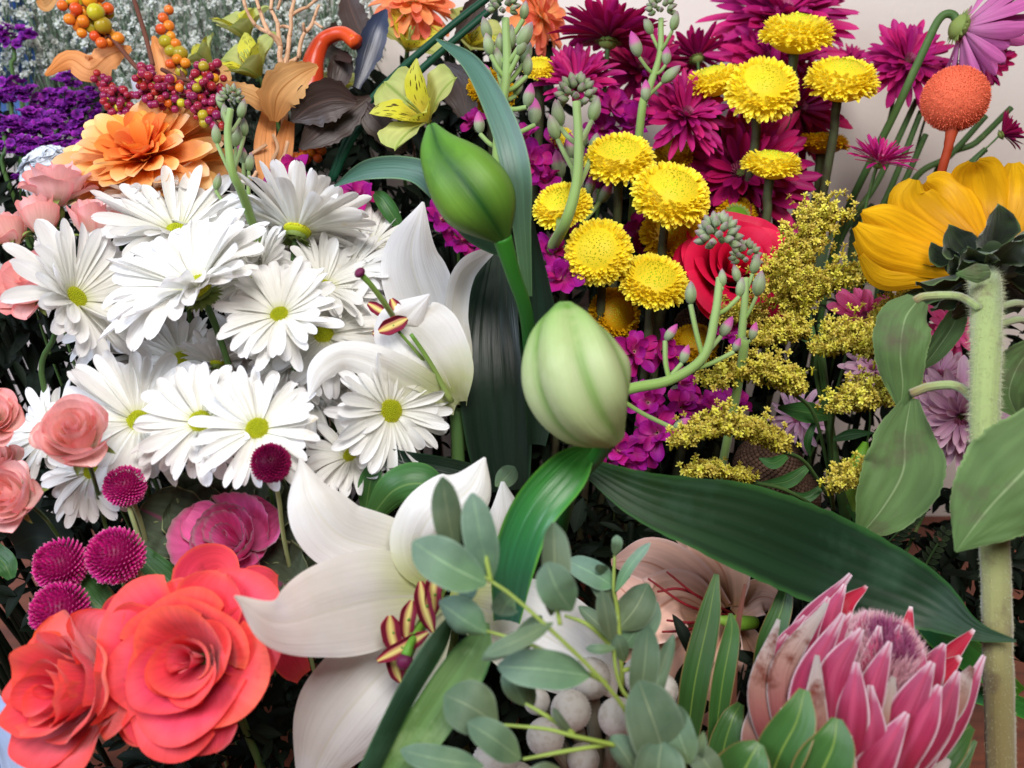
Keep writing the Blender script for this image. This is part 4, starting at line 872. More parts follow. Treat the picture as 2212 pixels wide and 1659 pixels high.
# globe amaranth
gomph(270, 1050, .455, 44, (.0, .6, .7), 'magenta globe amaranth on a pale stem under the daisies', 131)
Mesh().grid(tube([(274, 1082, .455), (290, 1130, .458), (312, 1195, .465)], 5, n=12, nv=8, raw=False), wrap=True).build('stem', solid('pale_stem', '98a070', '7c8a58'), THINGS[-1])
gomph(585, 1000, .428, 42, (.1, .4, .8), 'crimson globe amaranth on its own just under the lower row of daisies', 132, M_gomphd, leaves=0)
gomph(250, 1200, .435, 60, (-.35, .5, .7), 'magenta globe amaranth largest, right of the three by the roses', 133, leaves=1)
gomph(132, 1220, .44, 56, (-.45, .3, .8), 'magenta globe amaranth with a dry leaf on its face, left of the largest', 134, leaves=1)
gomph(130, 1318, .43, 60, (-.4, .55, .7), 'magenta globe amaranth lowest, touching the left coral rose', 135, leaves=0)
for i, a in enumerate([([(165, 1250, .45), (200, 1300, .445), (240, 1330, .445)], [26, 44, 24], 'textured green leaf below the globe amaranths'), ([(300, 1200, .47), (350, 1250, .465), (400, 1290, .465)], [26, 36, 16], 'smooth green leaf between globe amaranth and kale'), ([(30, 1180, .50), (80, 1160, .49), (150, 1180, .49)], [26, 60, 30], 'broad blue green leaf left of the globe amaranths'), ([(-20, 1190, .47), (10, 1220, .465), (25, 1250, .465)], [24, 26, 8], 'bright green leaf at the left edge')]):
    leaf(a[0], a[1], a[2], M_tleaf if i != 2 else M_shadeleaf, seed=i + 20, cup=.5, ruf=.02)

# ================================================================== white lilies
th = thing('lily', 'white lily facing front with red and yellow anthers at bottom centre', 'flower', P(965, 1300, .46), 'white lilies')
for i, (pa, hw, kw) in enumerate([
    ([(960, 1260, .458), (860, 1195, .442), (740, 1160, .425), (675, 1085, .42), (648, 990, .43)], [18, 62, 78, 62, 3], dict(cup=[.8, .5, -.5, -.6, -.8], ruf=.03)),
    ([(960, 1290, .455), (840, 1290, .43), (720, 1315, .395), (600, 1345, .36), (506, 1288, .345)], [26, 98, 104, 58, 3], dict(cup=[.8, .5, -.4, -.9, -1.2], roll=[0, 0, 0, 10, 25], ruf=.025)),
    ([(960, 1310, .455), (880, 1400, .44), (790, 1490, .425), (715, 1590, .425), (655, 1720, .44)], [30, 95, 112, 100, 20], dict(cup=[.8, .5, .1, -.4, -.7], ruf=.035)),
    ([(965, 1270, .455), (905, 1195, .43), (930, 1115, .415), (1010, 1060, .42), (1048, 988, .43)], [20, 62, 74, 68, 3], dict(cup=[.8, -.6, -.9, -.9, -.8], ruf=.01)),
    ([(970, 1290, .458), (1080, 1330, .45), (1190, 1380, .44), (1290, 1450, .435), (1330, 1510, .44)], [26, 88, 108, 80, 4], dict(cup=[.8, .5, -.4, -.7, -.9], ruf=.015)),
    ([(975, 1280, .46), (1050, 1230, .455), (1090, 1130, .45), (1086, 1040, .455)], [20, 50, 46, 4], dict(cup=-.6))]):
    Mesh().grid(strip(pa, hw, n=48, nv=27, groove=.025, ph=i * 1.7, rk=2.2, crumple=.007, **kw), r=rs_(i).rand()).build('petal', M_lily, th)
def stamen(th, p0, p1, a0, a1, w, mid=None):
    m = [(p0[j] + p1[j]) / 2 for j in range(3)]; m[2] -= .006
    fl_ = Mesh().grid(tube([p0, tuple(m), p1], [4.5, 4, 3.2], n=14, nv=7, raw=False), wrap=True).build('filament', M_fil, th)
    mm = [(a0[j] + a1[j]) / 2 for j in range(3)]; mm[0] += (a0[1] - a1[1]) * .05; n = 24
    w = w * 1.5; g = strip([a0, tuple(mm), a1], [w * .3, w, w * 1.05, w * .95, w * .25], cup=-1.15, n=n, nv=13, groove=.07)
    Mesh().grid(g, r=.5).build('anther', M_anth, fl_, origin=th['_o'])
    g = strip([(a0[0], a0[1], a0[2] + .001), (mm[0], mm[1], mm[2] + .001), (a1[0], a1[1], a1[2] + .001)], [w * .3, w * .95, w * .95, w * .9, w * .25], cup=1.1, n=12, nv=9)
    Mesh().grid(g, r=.5).build('anther_back', M_anthb, fl_, origin=th['_o'])
c0 = (968, 1250, .452)
for p1, a0, a1, w in [((849, 1368, .402), (842, 1330, .402), (856, 1408, .401), 17), ((882, 1340, .405), (890, 1297, .407), (878, 1385, .403), 14), ((922, 1310, .402), (908, 1256, .404), (936, 1366, .400), 15), ((940, 1285, .404), (942, 1236, .405), (937, 1328, .403), 15), ((868, 1400, .396), (815, 1428, .397), (925, 1366, .394), 13), ((860, 1440, .405), (848, 1408, .406), (866, 1474, .405), 14), ((878, 1440, .409), (884, 1410, .409), (878, 1460, .409), 9)]:
    stamen(th, c0, p1, a0, a1, w)
Mesh().grid(tube([(968, 1255, .45), (925, 1330, .41), (890, 1385, .395), (877, 1416, .392)], [7, 8, 9, 12], n=16, nv=10, raw=False), wrap=True).build('style', pmat('lily_style', [(0, '7c9c38'), (1, '5c9a34')], trans=.1, rough=.35), th)
Mesh().grid(ball(P(874, 1430, .391), S(19, .39), frame(DIR(-.2, -.6, .7)), 9, 14, (1, 1, .8), bump=.08), wrap=True, r=.4).build('stigma', M_stig, th)
ground_stem(th, P(970, 1300, .462), unit(FW - UP * .6), .004, seed=3)

th = thing('lily', 'white lily seen from the side, right of the daisies, with a tall upright petal', 'flower', P(985, 880, .515), 'white lilies')
for i, (pa, hw, kw) in enumerate([
    ([(985, 875, .515), (960, 760, .525), (915, 650, .53), (888, 550, .525), (914, 436, .52)], [26, 66, 74, 64, 3], dict(cup=[.9, .5, .2, -.5, -.6])),
    ([(990, 875, .51), (990, 770, .505), (978, 680, .50), (1000, 585, .50), (1078, 532, .51)], [20, 32, 34, 32, 3], dict(cup=[.8, .8, .9, .8, .3], roll=[0, -15, -30, -30, -20], ruf=.04)),
    ([(985, 870, .50), (955, 800, .485), (905, 740, .478), (870, 700, .475), (928, 636, .47)], [26, 74, 98, 62, 3], dict(cup=[.9, .7, .2, -.8, -1.0], ruf=.015)),
    ([(985, 878, .50), (905, 838, .48), (820, 790, .465), (745, 770, .46), (692, 800, .455), (667, 858, .455)], [20, 46, 42, 34, 30, 2], dict(cup=[.6, .2, -.5, -.8, -.8], roll=[0, 10, 15, 10, 0, 0])),
    ([(985, 870, .52), (900, 780, .53), (820, 690, .535), (790, 620, .54)], [26, 60, 60, 4], dict(cup=.5)),
    ([(978, 880, .505), (900, 860, .495), (830, 820, .49), (790, 790, .49)], [20, 40, 36, 8], dict(cup=-.5))]):
    Mesh().grid(strip(pa, hw, n=48, nv=27, groove=.025, ph=i * 1.3, rk=2.0, crumple=.007, **kw), r=rs_(i + 9).rand()).build('petal', M_lily, th)
Mesh().grid(tube([(975, 868, .49), (930, 785, .478), (888, 722, .47)], [7, 5.5, 4.5], n=14, nv=8, raw=False), wrap=True).build('filament', M_fil, th)
Mesh().grid(tube([(870, 720, .50), (842, 672, .47), (805, 620, .455), (779, 592, .45)], [6, 6.5, 6, 7], n=16, nv=9, raw=False), wrap=True).build('style', M_fil, th)
Mesh().grid(ball(P(777, 589, .449), S(13, .45), frame(DIR(-.5, .6, .5)), 8, 12, (1, 1, .7)), wrap=True, r=.5).build('stigma', M_stig, th)
for a0, a1, w in [((845, 645, .475), (878, 700, .475), 11), ((795, 655, .485), (856, 690, .48), 10), ((818, 716, .466), (880, 688, .468), 14), ((805, 720, .48), (850, 722, .478), 11)]:
    stamen(th, (960, 830, .50), ((a0[0] + a1[0]) / 2, (a0[1] + a1[1]) / 2, a0[2] + .002), a0, a1, w)
ground_stem(th, P(988, 885, .517), -UP, .004, seed=4)

# lily buds
M_bud1 = pmat('green_lily_bud', [(0, '4a7c2e'), (.2, '4f8024'), (.6, '5f862a'), (1, '3a6220')], edge='1e4a16', edge_at=(.15, .95), trans=.05, rough=.5, var=.0, bump=.3, veins=.15, vk=24, spec=.28, blotch='3c6420', blotch_scale=30, blotch_at=(.5, .7))
M_bud2 = pmat('pale_lily_bud', [(0, '548a38'), (.16, '86aa5c'), (.45, 'aebd8a'), (1, '9cb072')], edge='5c8c28', edge_at=(.4, 1.0), trans=.12, rough=.52, var=.0, bump=.35, spec=.25, veins=.12, vk=24, blotch='9cae74', blotch_scale=34, blotch_at=(.48, .66))
lily_bud([(932, 272, .44), (955, 330, .438), (1005, 395, .436), (1050, 455, .437), (1090, 522, .44)], [12, 52, 82, 76, 14], 'closed green lily bud beneath the tall curved leaf', M_bud1, 1, rib=.14, nrib=4, phase=-.785, stem=[(1108, 590, .45), (1140, 700, .47), (1150, 900, .52)], smat=M_lbud if 0 else pmat('bud_stem', [(0, '2f7020'), (1, '1e4a24')], trans=.05, rough=.4), sr=17)
lily_bud([(1218, 664, .392), (1226, 730, .385), (1246, 815, .382), (1280, 890, .386), (1326, 948, .392)], [24, 80, 106, 86, 28], 'fat pale green lily bud in the centre, nearest the camera', M_bud2, 2, rib=.22, nrib=6, phase=-1.22, stem=[(1290, 985, .41), (1235, 1060, .44), (1200, 1200, .50)], smat=pmat('bud_stem', [(0, '2f7020'), (1, '1e4a24')]), sr=17)

# lily leaves
LL = 'lily leaf'
leaf([(1262, 1005, .435), (1400, 1075, .43), (1600, 1135, .435), (1800, 1215, .445), (1990, 1295, .44), (2100, 1360, .425), (2195, 1385, .415)], [18, 56, 92, 98, 68, 25, 3], 'broad dark green ribbed lily leaf sweeping right above the protea', M_lleaf, 'lily_leaf', n=60, nv=31, cup=[.5, .35, .25, .2, .3, .4, .4], ridge=.006, nr=6, crumple=.006, serr=.02)
leaf([(1280, 965, .415), (1225, 1020, .405), (1150, 1110, .40), (1110, 1220, .405), (1095, 1340, .42)], [10, 48, 52, 48, 30], 'bright green glossy lily leaf dropping from the pale bud to the eucalyptus', M_lleafb, 'lily_leaf', n=40, nv=17, cup=.5, ridge=.008, nr=4)
leaf([(1075, 545, .53), (1065, 680, .515), (1068, 820, .51), (1078, 950, .515), (1090, 1060, .52)], [26, 62, 78, 72, 54], 'very dark wide lily leaf upright between the side lily and the pale bud', M_lleafd, 'lily_leaf', n=40, nv=21, cup=.3, ridge=.006, nr=5)
leaf([(1160, 960, .50), (1170, 820, .49), (1160, 680, .48), (1150, 560, .47), (1128, 420, .455)], [20, 44, 44, 26, 10], 'dark green leaf wrapped along the stem of the upper bud', M_lleafd, 'lily_leaf', n=30, nv=13, cup=.7)
leaf([(1140, 640, .46), (1128, 500, .45), (1115, 370, .44), (1082, 255, .445), (1020, 140, .46), (942, 84, .48)], [10, 20, 33, 30, 20, 2], 'tall grey green lily leaf arching to the upper left above the bud', M_lleafg, 'lily_leaf', n=50, nv=15, cup=.5)
leaf([(1120, 560, .47), (1030, 500, .465), (975, 430, .46), (900, 370, .465), (800, 365, .47), (722, 402, .475)], [10, 34, 44, 28, 22, 2], 'grey green lily leaf arching left behind the upper bud', M_lleafg, 'lily_leaf', n=50, nv=15, cup=.5, roll=[0, -20, -35, -10, 0, 0])
th = thing('lily_leaf', 'long green lily leaf folded lengthwise, slanting down in front of the lily', 'leaf', P(860, 1580, .37))  # light and shade of the fold put into the greens of its halves
leaf([(985, 1318, .372), (945, 1392, .368), (880, 1500, .364), (802, 1659, .362), (760, 1750, .362)], [4, 24, 26, 25, 24], 'shaded half of the folded leaf, painted darker', M_lleaf, 'leaf_half', parent=th, n=40, nv=13, cup=-.5, ridge=.006, nr=3, crumple=.01, roll=18)
leaf([(1052, 1345, .378), (1020, 1420, .372), (950, 1529, .366), (862, 1659, .364), (810, 1750, .364)], [6, 44, 52, 42, 40], 'lit half of the folded leaf, painted lighter', pmat('lily_leaf_lit', [(0, '4c6c34'), (1, '5a7a40')], edge='3a6a30', edge_at=(.85, 1.0), trans=.15, rough=.5, var=.05, veins=.3, vk=12, bump=.5, blotch='7c9460', blotch_scale=60, blotch_at=(.5, .75)), 'leaf_half', parent=th, n=40, nv=15, cup=.3, ridge=.004, nr=3, crumple=.01, roll=-14)
leaf([(1040, 1040, .48), (960, 1020, .475), (870, 1000, .47), (775, 958, .47)], [34, 34, 28, 2], 'dark pointed lily leaf above the front lily, tip to the left', M_lleafd, 'lily_leaf', n=30, nv=13, cup=.6)
leaf([(800, 1120, .465), (850, 1060, .455), (910, 1045, .455), (960, 1080, .46)], [20, 46, 50, 20], 'rounded glossy green leaf folded beside the front lily', M_tleaf, cup=-.8, n=26, nv=13)
leaf([(790, 1100, .475), (800, 1040, .47), (815, 985, .47)], [12, 26, 5], 'small upright green leaf left of the folded one', M_tleaf)
leaf([(2200, 1500, .50), (2100, 1420, .49), (2020, 1360, .485), (1960, 1300, .49)], [20, 36, 34, 5], 'bright green strap leaf behind the protea at right', M_lleafb, 'strap_leaf')
leaf([(2300, 1580, .51), (2200, 1525, .51), (2110, 1500, .51), (2030, 1480, .515)], [16, 22, 20, 5], 'lower bright green strap leaf crossing behind the sunflower stem', M_lleafb, 'strap_leaf')
leaf([(870, 500, .58), (845, 460, .575), (825, 430, .575), (805, 415, .58)], [6, 20, 18, 2], 'narrow pale green leaf beside the white daisies', M_tleaf, cup=.9)

# ================================================================== yellow buttons
B = 'yellow button chrysanthemum '
button(1720, 82, .62, 80, (.0, .85, .5), B + 'highest of all', 141, flat=.62)
button(1543, 182, .62, 64, (-.25, .85, .4), B + 'leaning left, tucked behind a bigger one', 142, flat=.6)
button(1645, 200, .60, 80, (-.02, .42, .85), B + 'with shaggy lower florets, below the highest', 143, flat=.72, hang=.6)
button(1816, 182, .61, 80, (.0, .75, .6), B + 'right of the shaggy one, against the bare wall', 144, flat=.65)
button(1338, 350, .585, 78, (-.05, .65, .7), B + 'upper left of the central group', 145, flat=.6)
button(1447, 428, .565, 87, (.12, .55, .8), B + 'biggest, in the central group', 146, flat=.65)
button(1216, 450, .575, 66, (-.2, .6, .7), B + 'at left beside the stock stem', 147, flat=.6)
button(1293, 546, .545, 76, (-.25, .15, .9), B + 'facing the camera, above the pale lily bud', 148, flat=.6)
button(1411, 612, .55, 77, (.05, .6, .75), B + 'lowest of the open ones with flat spreading florets', 149, flat=.5)
button(1666, 362, .60, 66, (.05, .85, .4), 'pale ' + B + 'with loose florets among dark stems', 150, flat=.55, green=.4)
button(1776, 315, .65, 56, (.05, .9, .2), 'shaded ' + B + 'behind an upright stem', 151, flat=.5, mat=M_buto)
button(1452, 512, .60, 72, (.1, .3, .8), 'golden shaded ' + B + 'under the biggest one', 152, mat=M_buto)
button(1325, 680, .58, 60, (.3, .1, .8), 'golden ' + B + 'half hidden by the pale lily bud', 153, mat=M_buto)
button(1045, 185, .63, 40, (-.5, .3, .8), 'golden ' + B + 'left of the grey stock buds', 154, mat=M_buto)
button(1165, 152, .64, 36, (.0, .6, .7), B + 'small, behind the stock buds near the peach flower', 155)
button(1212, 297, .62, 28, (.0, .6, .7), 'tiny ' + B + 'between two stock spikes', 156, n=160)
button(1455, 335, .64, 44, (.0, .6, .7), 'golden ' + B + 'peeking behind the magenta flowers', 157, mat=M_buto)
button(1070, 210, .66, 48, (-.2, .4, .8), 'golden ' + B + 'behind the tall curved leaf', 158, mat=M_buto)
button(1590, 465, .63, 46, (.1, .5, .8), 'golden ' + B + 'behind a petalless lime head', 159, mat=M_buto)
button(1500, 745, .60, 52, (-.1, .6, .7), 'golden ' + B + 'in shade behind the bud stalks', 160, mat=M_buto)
th = thing('spent_flower_head', 'petalless lime green flower head above the red rose', 'flower', P(1593, 463, .61))
fr = frame(DIR(.1, .5, .8)); pp = P(1593, 463, .61); m = Mesh().grid(ball(pp, S(22, .61), fr, 8, 16, (1, 1, .4)), wrap=True)
m.build('disc', M_lbud, th); m = Mesh()
for i in range(18): m.grid(put(petal(S(12, .61), S(8, .61), 'leaf', .6, -.4, nu=5, nv=3), fr, pp, i * .35, S(18, .61)), r=.5)
m.build('bracts', M_calyx, th); ground_stem(th, pp, -fr[2], S(8, .61), M_dstem, seed=4)

# ================================================================== magenta mums
Mg = 'magenta chrysanthemum '
mum(1315, 85, .64, 118, (.1, .9, .10), Mg + 'seen from the side at the top, left of the buttons', 171, 64, e0=.1, e1=1.2, mat=M_mumd)
mum(1505, 125, .70, 72, (-.1, .75, -.35), Mg + 'seen from behind near the top, dusky', 172, 46, e0=.15, e1=1.0, mat=M_mumd)
mum(1690, 35, .69, 148, (.0, .45, .8), 'large ' + Mg + 'behind the highest yellow button', 173, 80)
mum(1670, 135, .68, 130, (-.2, .2, .8), Mg + 'between the upper yellow buttons', 174, 60)
mum(1720, 235, .67, 122, (.2, -.1, .9), Mg + 'with broad drooping petals behind the shaggy button', 175, 50, mat=M_mumd, W=.17)
mum(1600, 375, .645, 162, (-.2, .10, .8), 'big dark ' + Mg + 'behind the upright yellow button stems', 176, 80, mat=M_mumd, e0=-.3)
mum(1480, 250, .62, 102, (.2, .35, .9), 'bright ' + Mg + 'with a pale centre left of the shaggy button', 177, 64)
mum(1245, 180, .64, 92, (-.1, .5, .8), Mg + 'behind the stock buds with raised petals', 178, 56, e0=.2)
mum(1960, 135, .66, 98, (-.05, .25, .9), Mg + 'alone against the wall crossed by a green stem', 179, 66, e0=-.2)
mum(1898, 350, .60, 78, (.10, .75, .6), 'small spiky ' + Mg + 'in front of the wall stems', 180, 54, e0=.25, e1=1.0, mat=M_mum, W=.10)
mum(2165, 290, .63, 50, (.75, .35, .2), 'half open ' + Mg + 'at the right edge', 181, 34, e0=.5, e1=1.1, mat=M_mumd)
mum(2120, 130, .66, 78, (.25, -.5, .7), Mg + 'in shadow behind the drooping pink one', 182, 46, mat=M_mumd)
mum(1835, 135, .74, 50, (.1, .5, .8), 'dusty ' + Mg + 'small, peeking out beyond the highest button', 183, 40)
mum(1385, 150, .70, 112, (.1, .3, .9), Mg + 'in shade under the one seen from the side', 184, 50, mat=M_mumd)
mum(2080, 62, .60, 155, (.80, -.28, -.05), 'drooping orchid pink chrysanthemum with a bent stem at the top right', 185, 46, e0=.35, e1=1.0, mat=M_pinkg, W=.22, stem=False, curl=(-.2, .25), group=None)
nod = THINGS[-1]
Mesh().grid(tube([P(2072, 60, .60), P(2058, 32, .60), P(2030, 40, .602), P(1995, 110, .61), P(1930, 250, .63), P(1880, 350, .65), P(1820, 480, .68), P(1780, 620, .71)], [S(9, .6)] * 8, n=50, nv=10), wrap=True).build('stem', M_stem, nod)
# purple stubs & upright bare stems near the wall
for i, (a, b, l) in enumerate([((1980, 215), (1800, 560), 'dark green stem slanting left from the lone magenta flower'), ((1990, 240), (1830, 600), 'second slanting green stem in the sheaf by the wall'), ((2130, 250), (1960, 420), 'blue green stem running behind the coral ball'), ((2185, 232), (2020, 380), 'pale green stem entering from the right edge'), ((2130, 322), (1930, 480), 'thin stem of the half open flower at the right'), ((2000, 290), (1860, 560), 'green stem right of the small spiky flower'), ((1690, 420), (1692, 640), 'dark upright stem left of the red rose top'), ((1668, 400), (1672, 640), 'dark straight stem below the pale button'), ((1740, 250), (1700, 560), 'slim stem between two yellow buttons')]):
    th = thing('bare_stem', l, 'flower_stem', P(b[0], b[1], .70), 'bare stems by the wall')
    Mesh().grid(tube([(a[0], a[1], .67), ((a[0] + b[0]) / 2 + 8, (a[1] + b[1]) / 2, .685), (b[0], b[1], .70), (b[0] - 60, b[1] + 330, .76)], [6.5, 7, 7.5, 8], n=30, nv=8, raw=False), wrap=True).build('stalk', M_stem if i < 6 else M_dstem, th)
for i, a in enumerate([([(1885, 440, .68), (1860, 490, .68), (1835, 560, .685)], [5, 20, 6], 'dark green leaf on the sheaf stems by the wall'), ([(1790, 420, .70), (1770, 460, .70), (1760, 500, .70)], [4, 14, 6], 'small dark leaf beside the goldenrod top'), ([(1960, 380, .68), (1915, 470, .68), (1870, 560, .69)], [5, 16, 8], 'slim dark leaf left of the sunflower'), ([(1880, 580, .62), (1850, 600, .62), (1825, 560, .63)], [6, 20, 4], 'jagged green leaf between goldenrod and sunflower'), ([(1750, 640, .66), (1770, 560, .66), (1800, 500, .66)], [8, 16, 3], 'upright dark leaf behind the goldenrod')]):
    leaf(a[0], a[1], a[2], M_sep, seed=i + 60, serr=.15)

# craspedia ball
th = thing('craspedia', 'fuzzy coral orange ball flower on a red stem', 'flower', P(2063, 215, .56)); m = Mesh(); pc = P(2063, 214, .56); R = S(68, .56); rs = rs_(8)
m.grid(ball(pc, R * .98, None, 40, 60, bump=.012), wrap=True, t=np.full(2400, .4))
for v in fib(4200): 
    f = frame(v + rs.normal(size=3) * .3, rs.uniform(0, 6)); g = petal(R * .085 * rs.uniform(.7, 1.3), R * .03, 'leaf', 1.5, 0, nu=3, nv=3); m.grid(put(g, f, pc + v * R * .955), r=rs.rand())
m.build('ball', M_cras, th)
Mesh().grid(tube([P(2058, 272, .56), P(2048, 320, .562), P(2030, 390, .57), P(2000, 560, .60), P(1980, 800, .66)], [S(14, .56), S(10, .56), S(10, .56), .003, .003], n=30, nv=10, wob=.1), wrap=True).build('stem', M_cstem, th)

# ================================================================== sunflower from behind
th = thing('sunflower', 'sunflower seen from behind on a thick hairy stem at the right', 'flower', P(2160, 1760, .43)); rs = rs_(12)
for i, (pa, hw) in enumerate([
    ([(2090, 530, .50), (2010, 480, .505), (1965, 430, .505), (1975, 388, .50)], [30, 58, 52, 14]), ([(2110, 520, .50), (2060, 450, .515), (2030, 410, .52), (2000, 392, .515)], [30, 52, 46, 12]),
    ([(2140, 520, .51), (2120, 440, .515), (2110, 380, .51), (2105, 350, .50)], [34, 64, 58, 14]), ([(2170, 520, .505), (2185, 450, .51), (2190, 400, .51), (2190, 352, .505)], [34, 60, 56, 14]),
    ([(2220, 540, .51), (2250, 470, .52), (2260, 420, .52), (2270, 370, .52)], [34, 60, 56, 14]), ([(2070, 560, .495), (1980, 520, .495), (1910, 480, .49), (1862, 458, .485)], [26, 46, 44, 6]),
    ([(2060, 580, .49), (1970, 555, .49), (1900, 530, .485), (1850, 488, .48)], [26, 44, 46, 12]), ([(2050, 590, .495), (1980, 590, .495), (1910, 590, .495), (1862, 550, .49)], [26, 36, 40, 12]),
    ([(2060, 560, .505), (1990, 500, .51), (1930, 470, .51), (1902, 452, .51)], [26, 40, 30, 6]), ([(2050, 600, .50), (1960, 575, .51), (1900, 560, .515), (1848, 520, .515)], [26, 40, 40, 10]), ([(2150, 540, .52), (2155, 440, .53), (2150, 380, .53), (2150, 360, .53)], [30, 60, 50, 16])]):
    Mesh().grid(strip(pa, hw, n=20, nv=15, cup=[-.3, -.7, -.9, -1.2], ruf=.02, rk=1.5, ph=i, ridge=.008, nr=3), r=rs.rand()).build('petal', M_sunp, th)
hub = P(2130, 575, .49); fr = frame(DIR(-.08, -.86, .5))
Mesh().grid(ball(hub, S(95, .485), fr, 12, 20, (1, 1, .35)), wrap=True).build('receptacle', M_sep, th)
for i in range(24):
    L = S(rs.uniform(85, 125), .485)
    g = petal(L, L * .8, 'leaf', .05 + .3 * (i >= 12), -.2, rs.uniform(-.3, .1), cup=.9, twist=rs.uniform(-.5, .5), side=rs.uniform(-.3, .3), ruf=.05, nu=14, nv=11, groove=.02)
    g = put(g, fr, hub, i * 2.399963, S(70 - 30 * (i >= 14), .485), S(4 + 16 * (i >= 14), .485)); Mesh().grid(g, r=rs.rand()).build('sepal', M_sep, th)
ss = [P(2126, 590, .488), P(2130, 655, .458), P(2130, 780, .435), P(2128, 950, .43), P(2148, 1180, .43), P(2155, 1400, .43), P(2165, 1760, .43)]
sg = tube(ss, [S(a, .43) for a in (36, 34, 31, 30, 30, 30, 30)], n=70, nv=20, wob=.03)
sst = Mesh().grid(sg, wrap=True, r=.5).build('stem', M_sunstem, th)
m = Mesh()
for i in range(5200):                                                 # stem hairs
    a = rs.randint(1, 68); b = rs.randint(20); p = sg[a, b] * (1 - (f_ := rs.rand())) + sg[a, (b + 1) % 20] * f_; c_ = sg[a].mean(0); p = p + (sg[a + 1, b] - sg[a, b]) * rs.rand()
    nrm = unit(p - c_); k_ = 1.0 if a < 42 else .45
    q = p + (nrm + rs.normal(size=3) * .25) * S(rs.uniform(5, 12), .43) * k_; w = S(.45, .43) * unit(np.cross(nrm, V_ := unit(CAM - p)))
    m.add(np.array([p - w, p + w, q]), np.array([[0, 1, 2]]), r=rs.rand())
m.build('stem_hairs', M_hair, sst, origin=th['_o'])
for pa, r_ in [([(2115, 665, .445), (2070, 640, .455), (2000, 640, .46), (1975, 650, .46)], 9), ([(2118, 880, .435), (2070, 835, .445), (2010, 835, .455), (1968, 850, .46)], 10), ([(2145, 670, .45), (2190, 655, .46), (2230, 660, .47)], 8), ([(2150, 705, .45), (2200, 690, .46), (2230, 700, .47)], 8)]:
    Mesh().grid(tube(pa, r_, n=18, nv=9, raw=False, wob=.05), wrap=True).build('leaf_stalk', M_sunstem, th)
for i, (pa, hw, kw) in enumerate([
    ([(1985, 645, .46), (1955, 690, .455), (1945, 760, .455), (1950, 830, .46), (1945, 885, .465)], [26, 58, 56, 40, 5], dict(cup=-.5, ruf=.03)),
    ([(1968, 860, .462), (1955, 940, .465), (1950, 1020, .465), (1905, 1100, .465), (1850, 1165, .47)], [16, 62, 84, 62, 4], dict(cup=.4, ruf=.05)),
    ([(2300, 930, .40), (2210, 1020, .40), (2130, 1105, .405), (2064, 1192, .41)], [90, 118, 84, 3], dict(cup=-.35, ruf=.02)),
    ([(2240, 740, .47), (2200, 790, .475), (2180, 850, .48), (2200, 900, .485)], [20, 44, 40, 6], dict(cup=.5, ruf=.04)),
    ([(2080, 640, .52), (2060, 700, .53), (2020, 760, .53), (1985, 800, .535)], [10, 26, 22, 4], dict(cup=.6)),
    ([(2140, 585, .45), (2110, 590, .445), (2065, 592, .45)], [16, 22, 3], dict(cup=-.6))]):
    Mesh().grid(strip(pa, hw, n=50, nv=25, groove=.015, ph=i, rk=2.5, crumple=.022, serr=.03, **kw), r=rs.rand()).build('leaf', M_sunleaf, th)

# ================================================================== goldenrod
def goldenrod(pa, w, label, seed, n=200, stem_to=None):
    rs = rs_(seed); d = pa[0][2]; C = catmull([P(*p) for p in pa], 50); th = thing('goldenrod_plume', label, 'flower', C[-1], 'goldenrod plumes'); m = Mesh()
    n = int(n * 2.2); w = w * 1.15
    for i in range(n):
        t = rs.rand() ** .85; c = C[int(t * 49)]; ww = S(w, d) * (.35 + .65 * math.sin(math.pi * (.15 + .8 * t)))
        p = c + RT * rs.normal() * ww * .35 + UP * abs(rs.normal()) * ww * .45 - FW * abs(rs.normal()) * ww * .4
        R = S(rs.uniform(7, 11.5), d); f = frame(unit(DIR(0, .7, .7) + rs.normal(size=3) * .45), rs.uniform(0, 6)); r_ = rs.rand()
        for j in range(7):
            m.grid(put(petal(R, R * .42, 'strap', .35 + .75 * (j % 2), -.3, cup=.4, nu=4, nv=3), f, p, j * .898), r=r_)
        m.grid(tube([p - f[2] * R * 1.1, p - f[2] * R * .4, p], R * .22, n=4, nv=5), wrap=True, r=r_, t=0.)
    m.build('florets', M_gold, th)
    m = Mesh().grid(tube([c for c in C[::10]], S(3.5, d), n=20, nv=6), wrap=True)
    if stem_to: m.grid(tube([C[-1]] + [P(*p) for p in stem_to], S(4.5, d), n=20, nv=7), wrap=True)
    m.build('stem', M_stem, th)
    return th
G = 'goldenrod plume '
ms_ = [(1765, 760, .535), (1790, 950, .55), (1800, 1120, .58)]
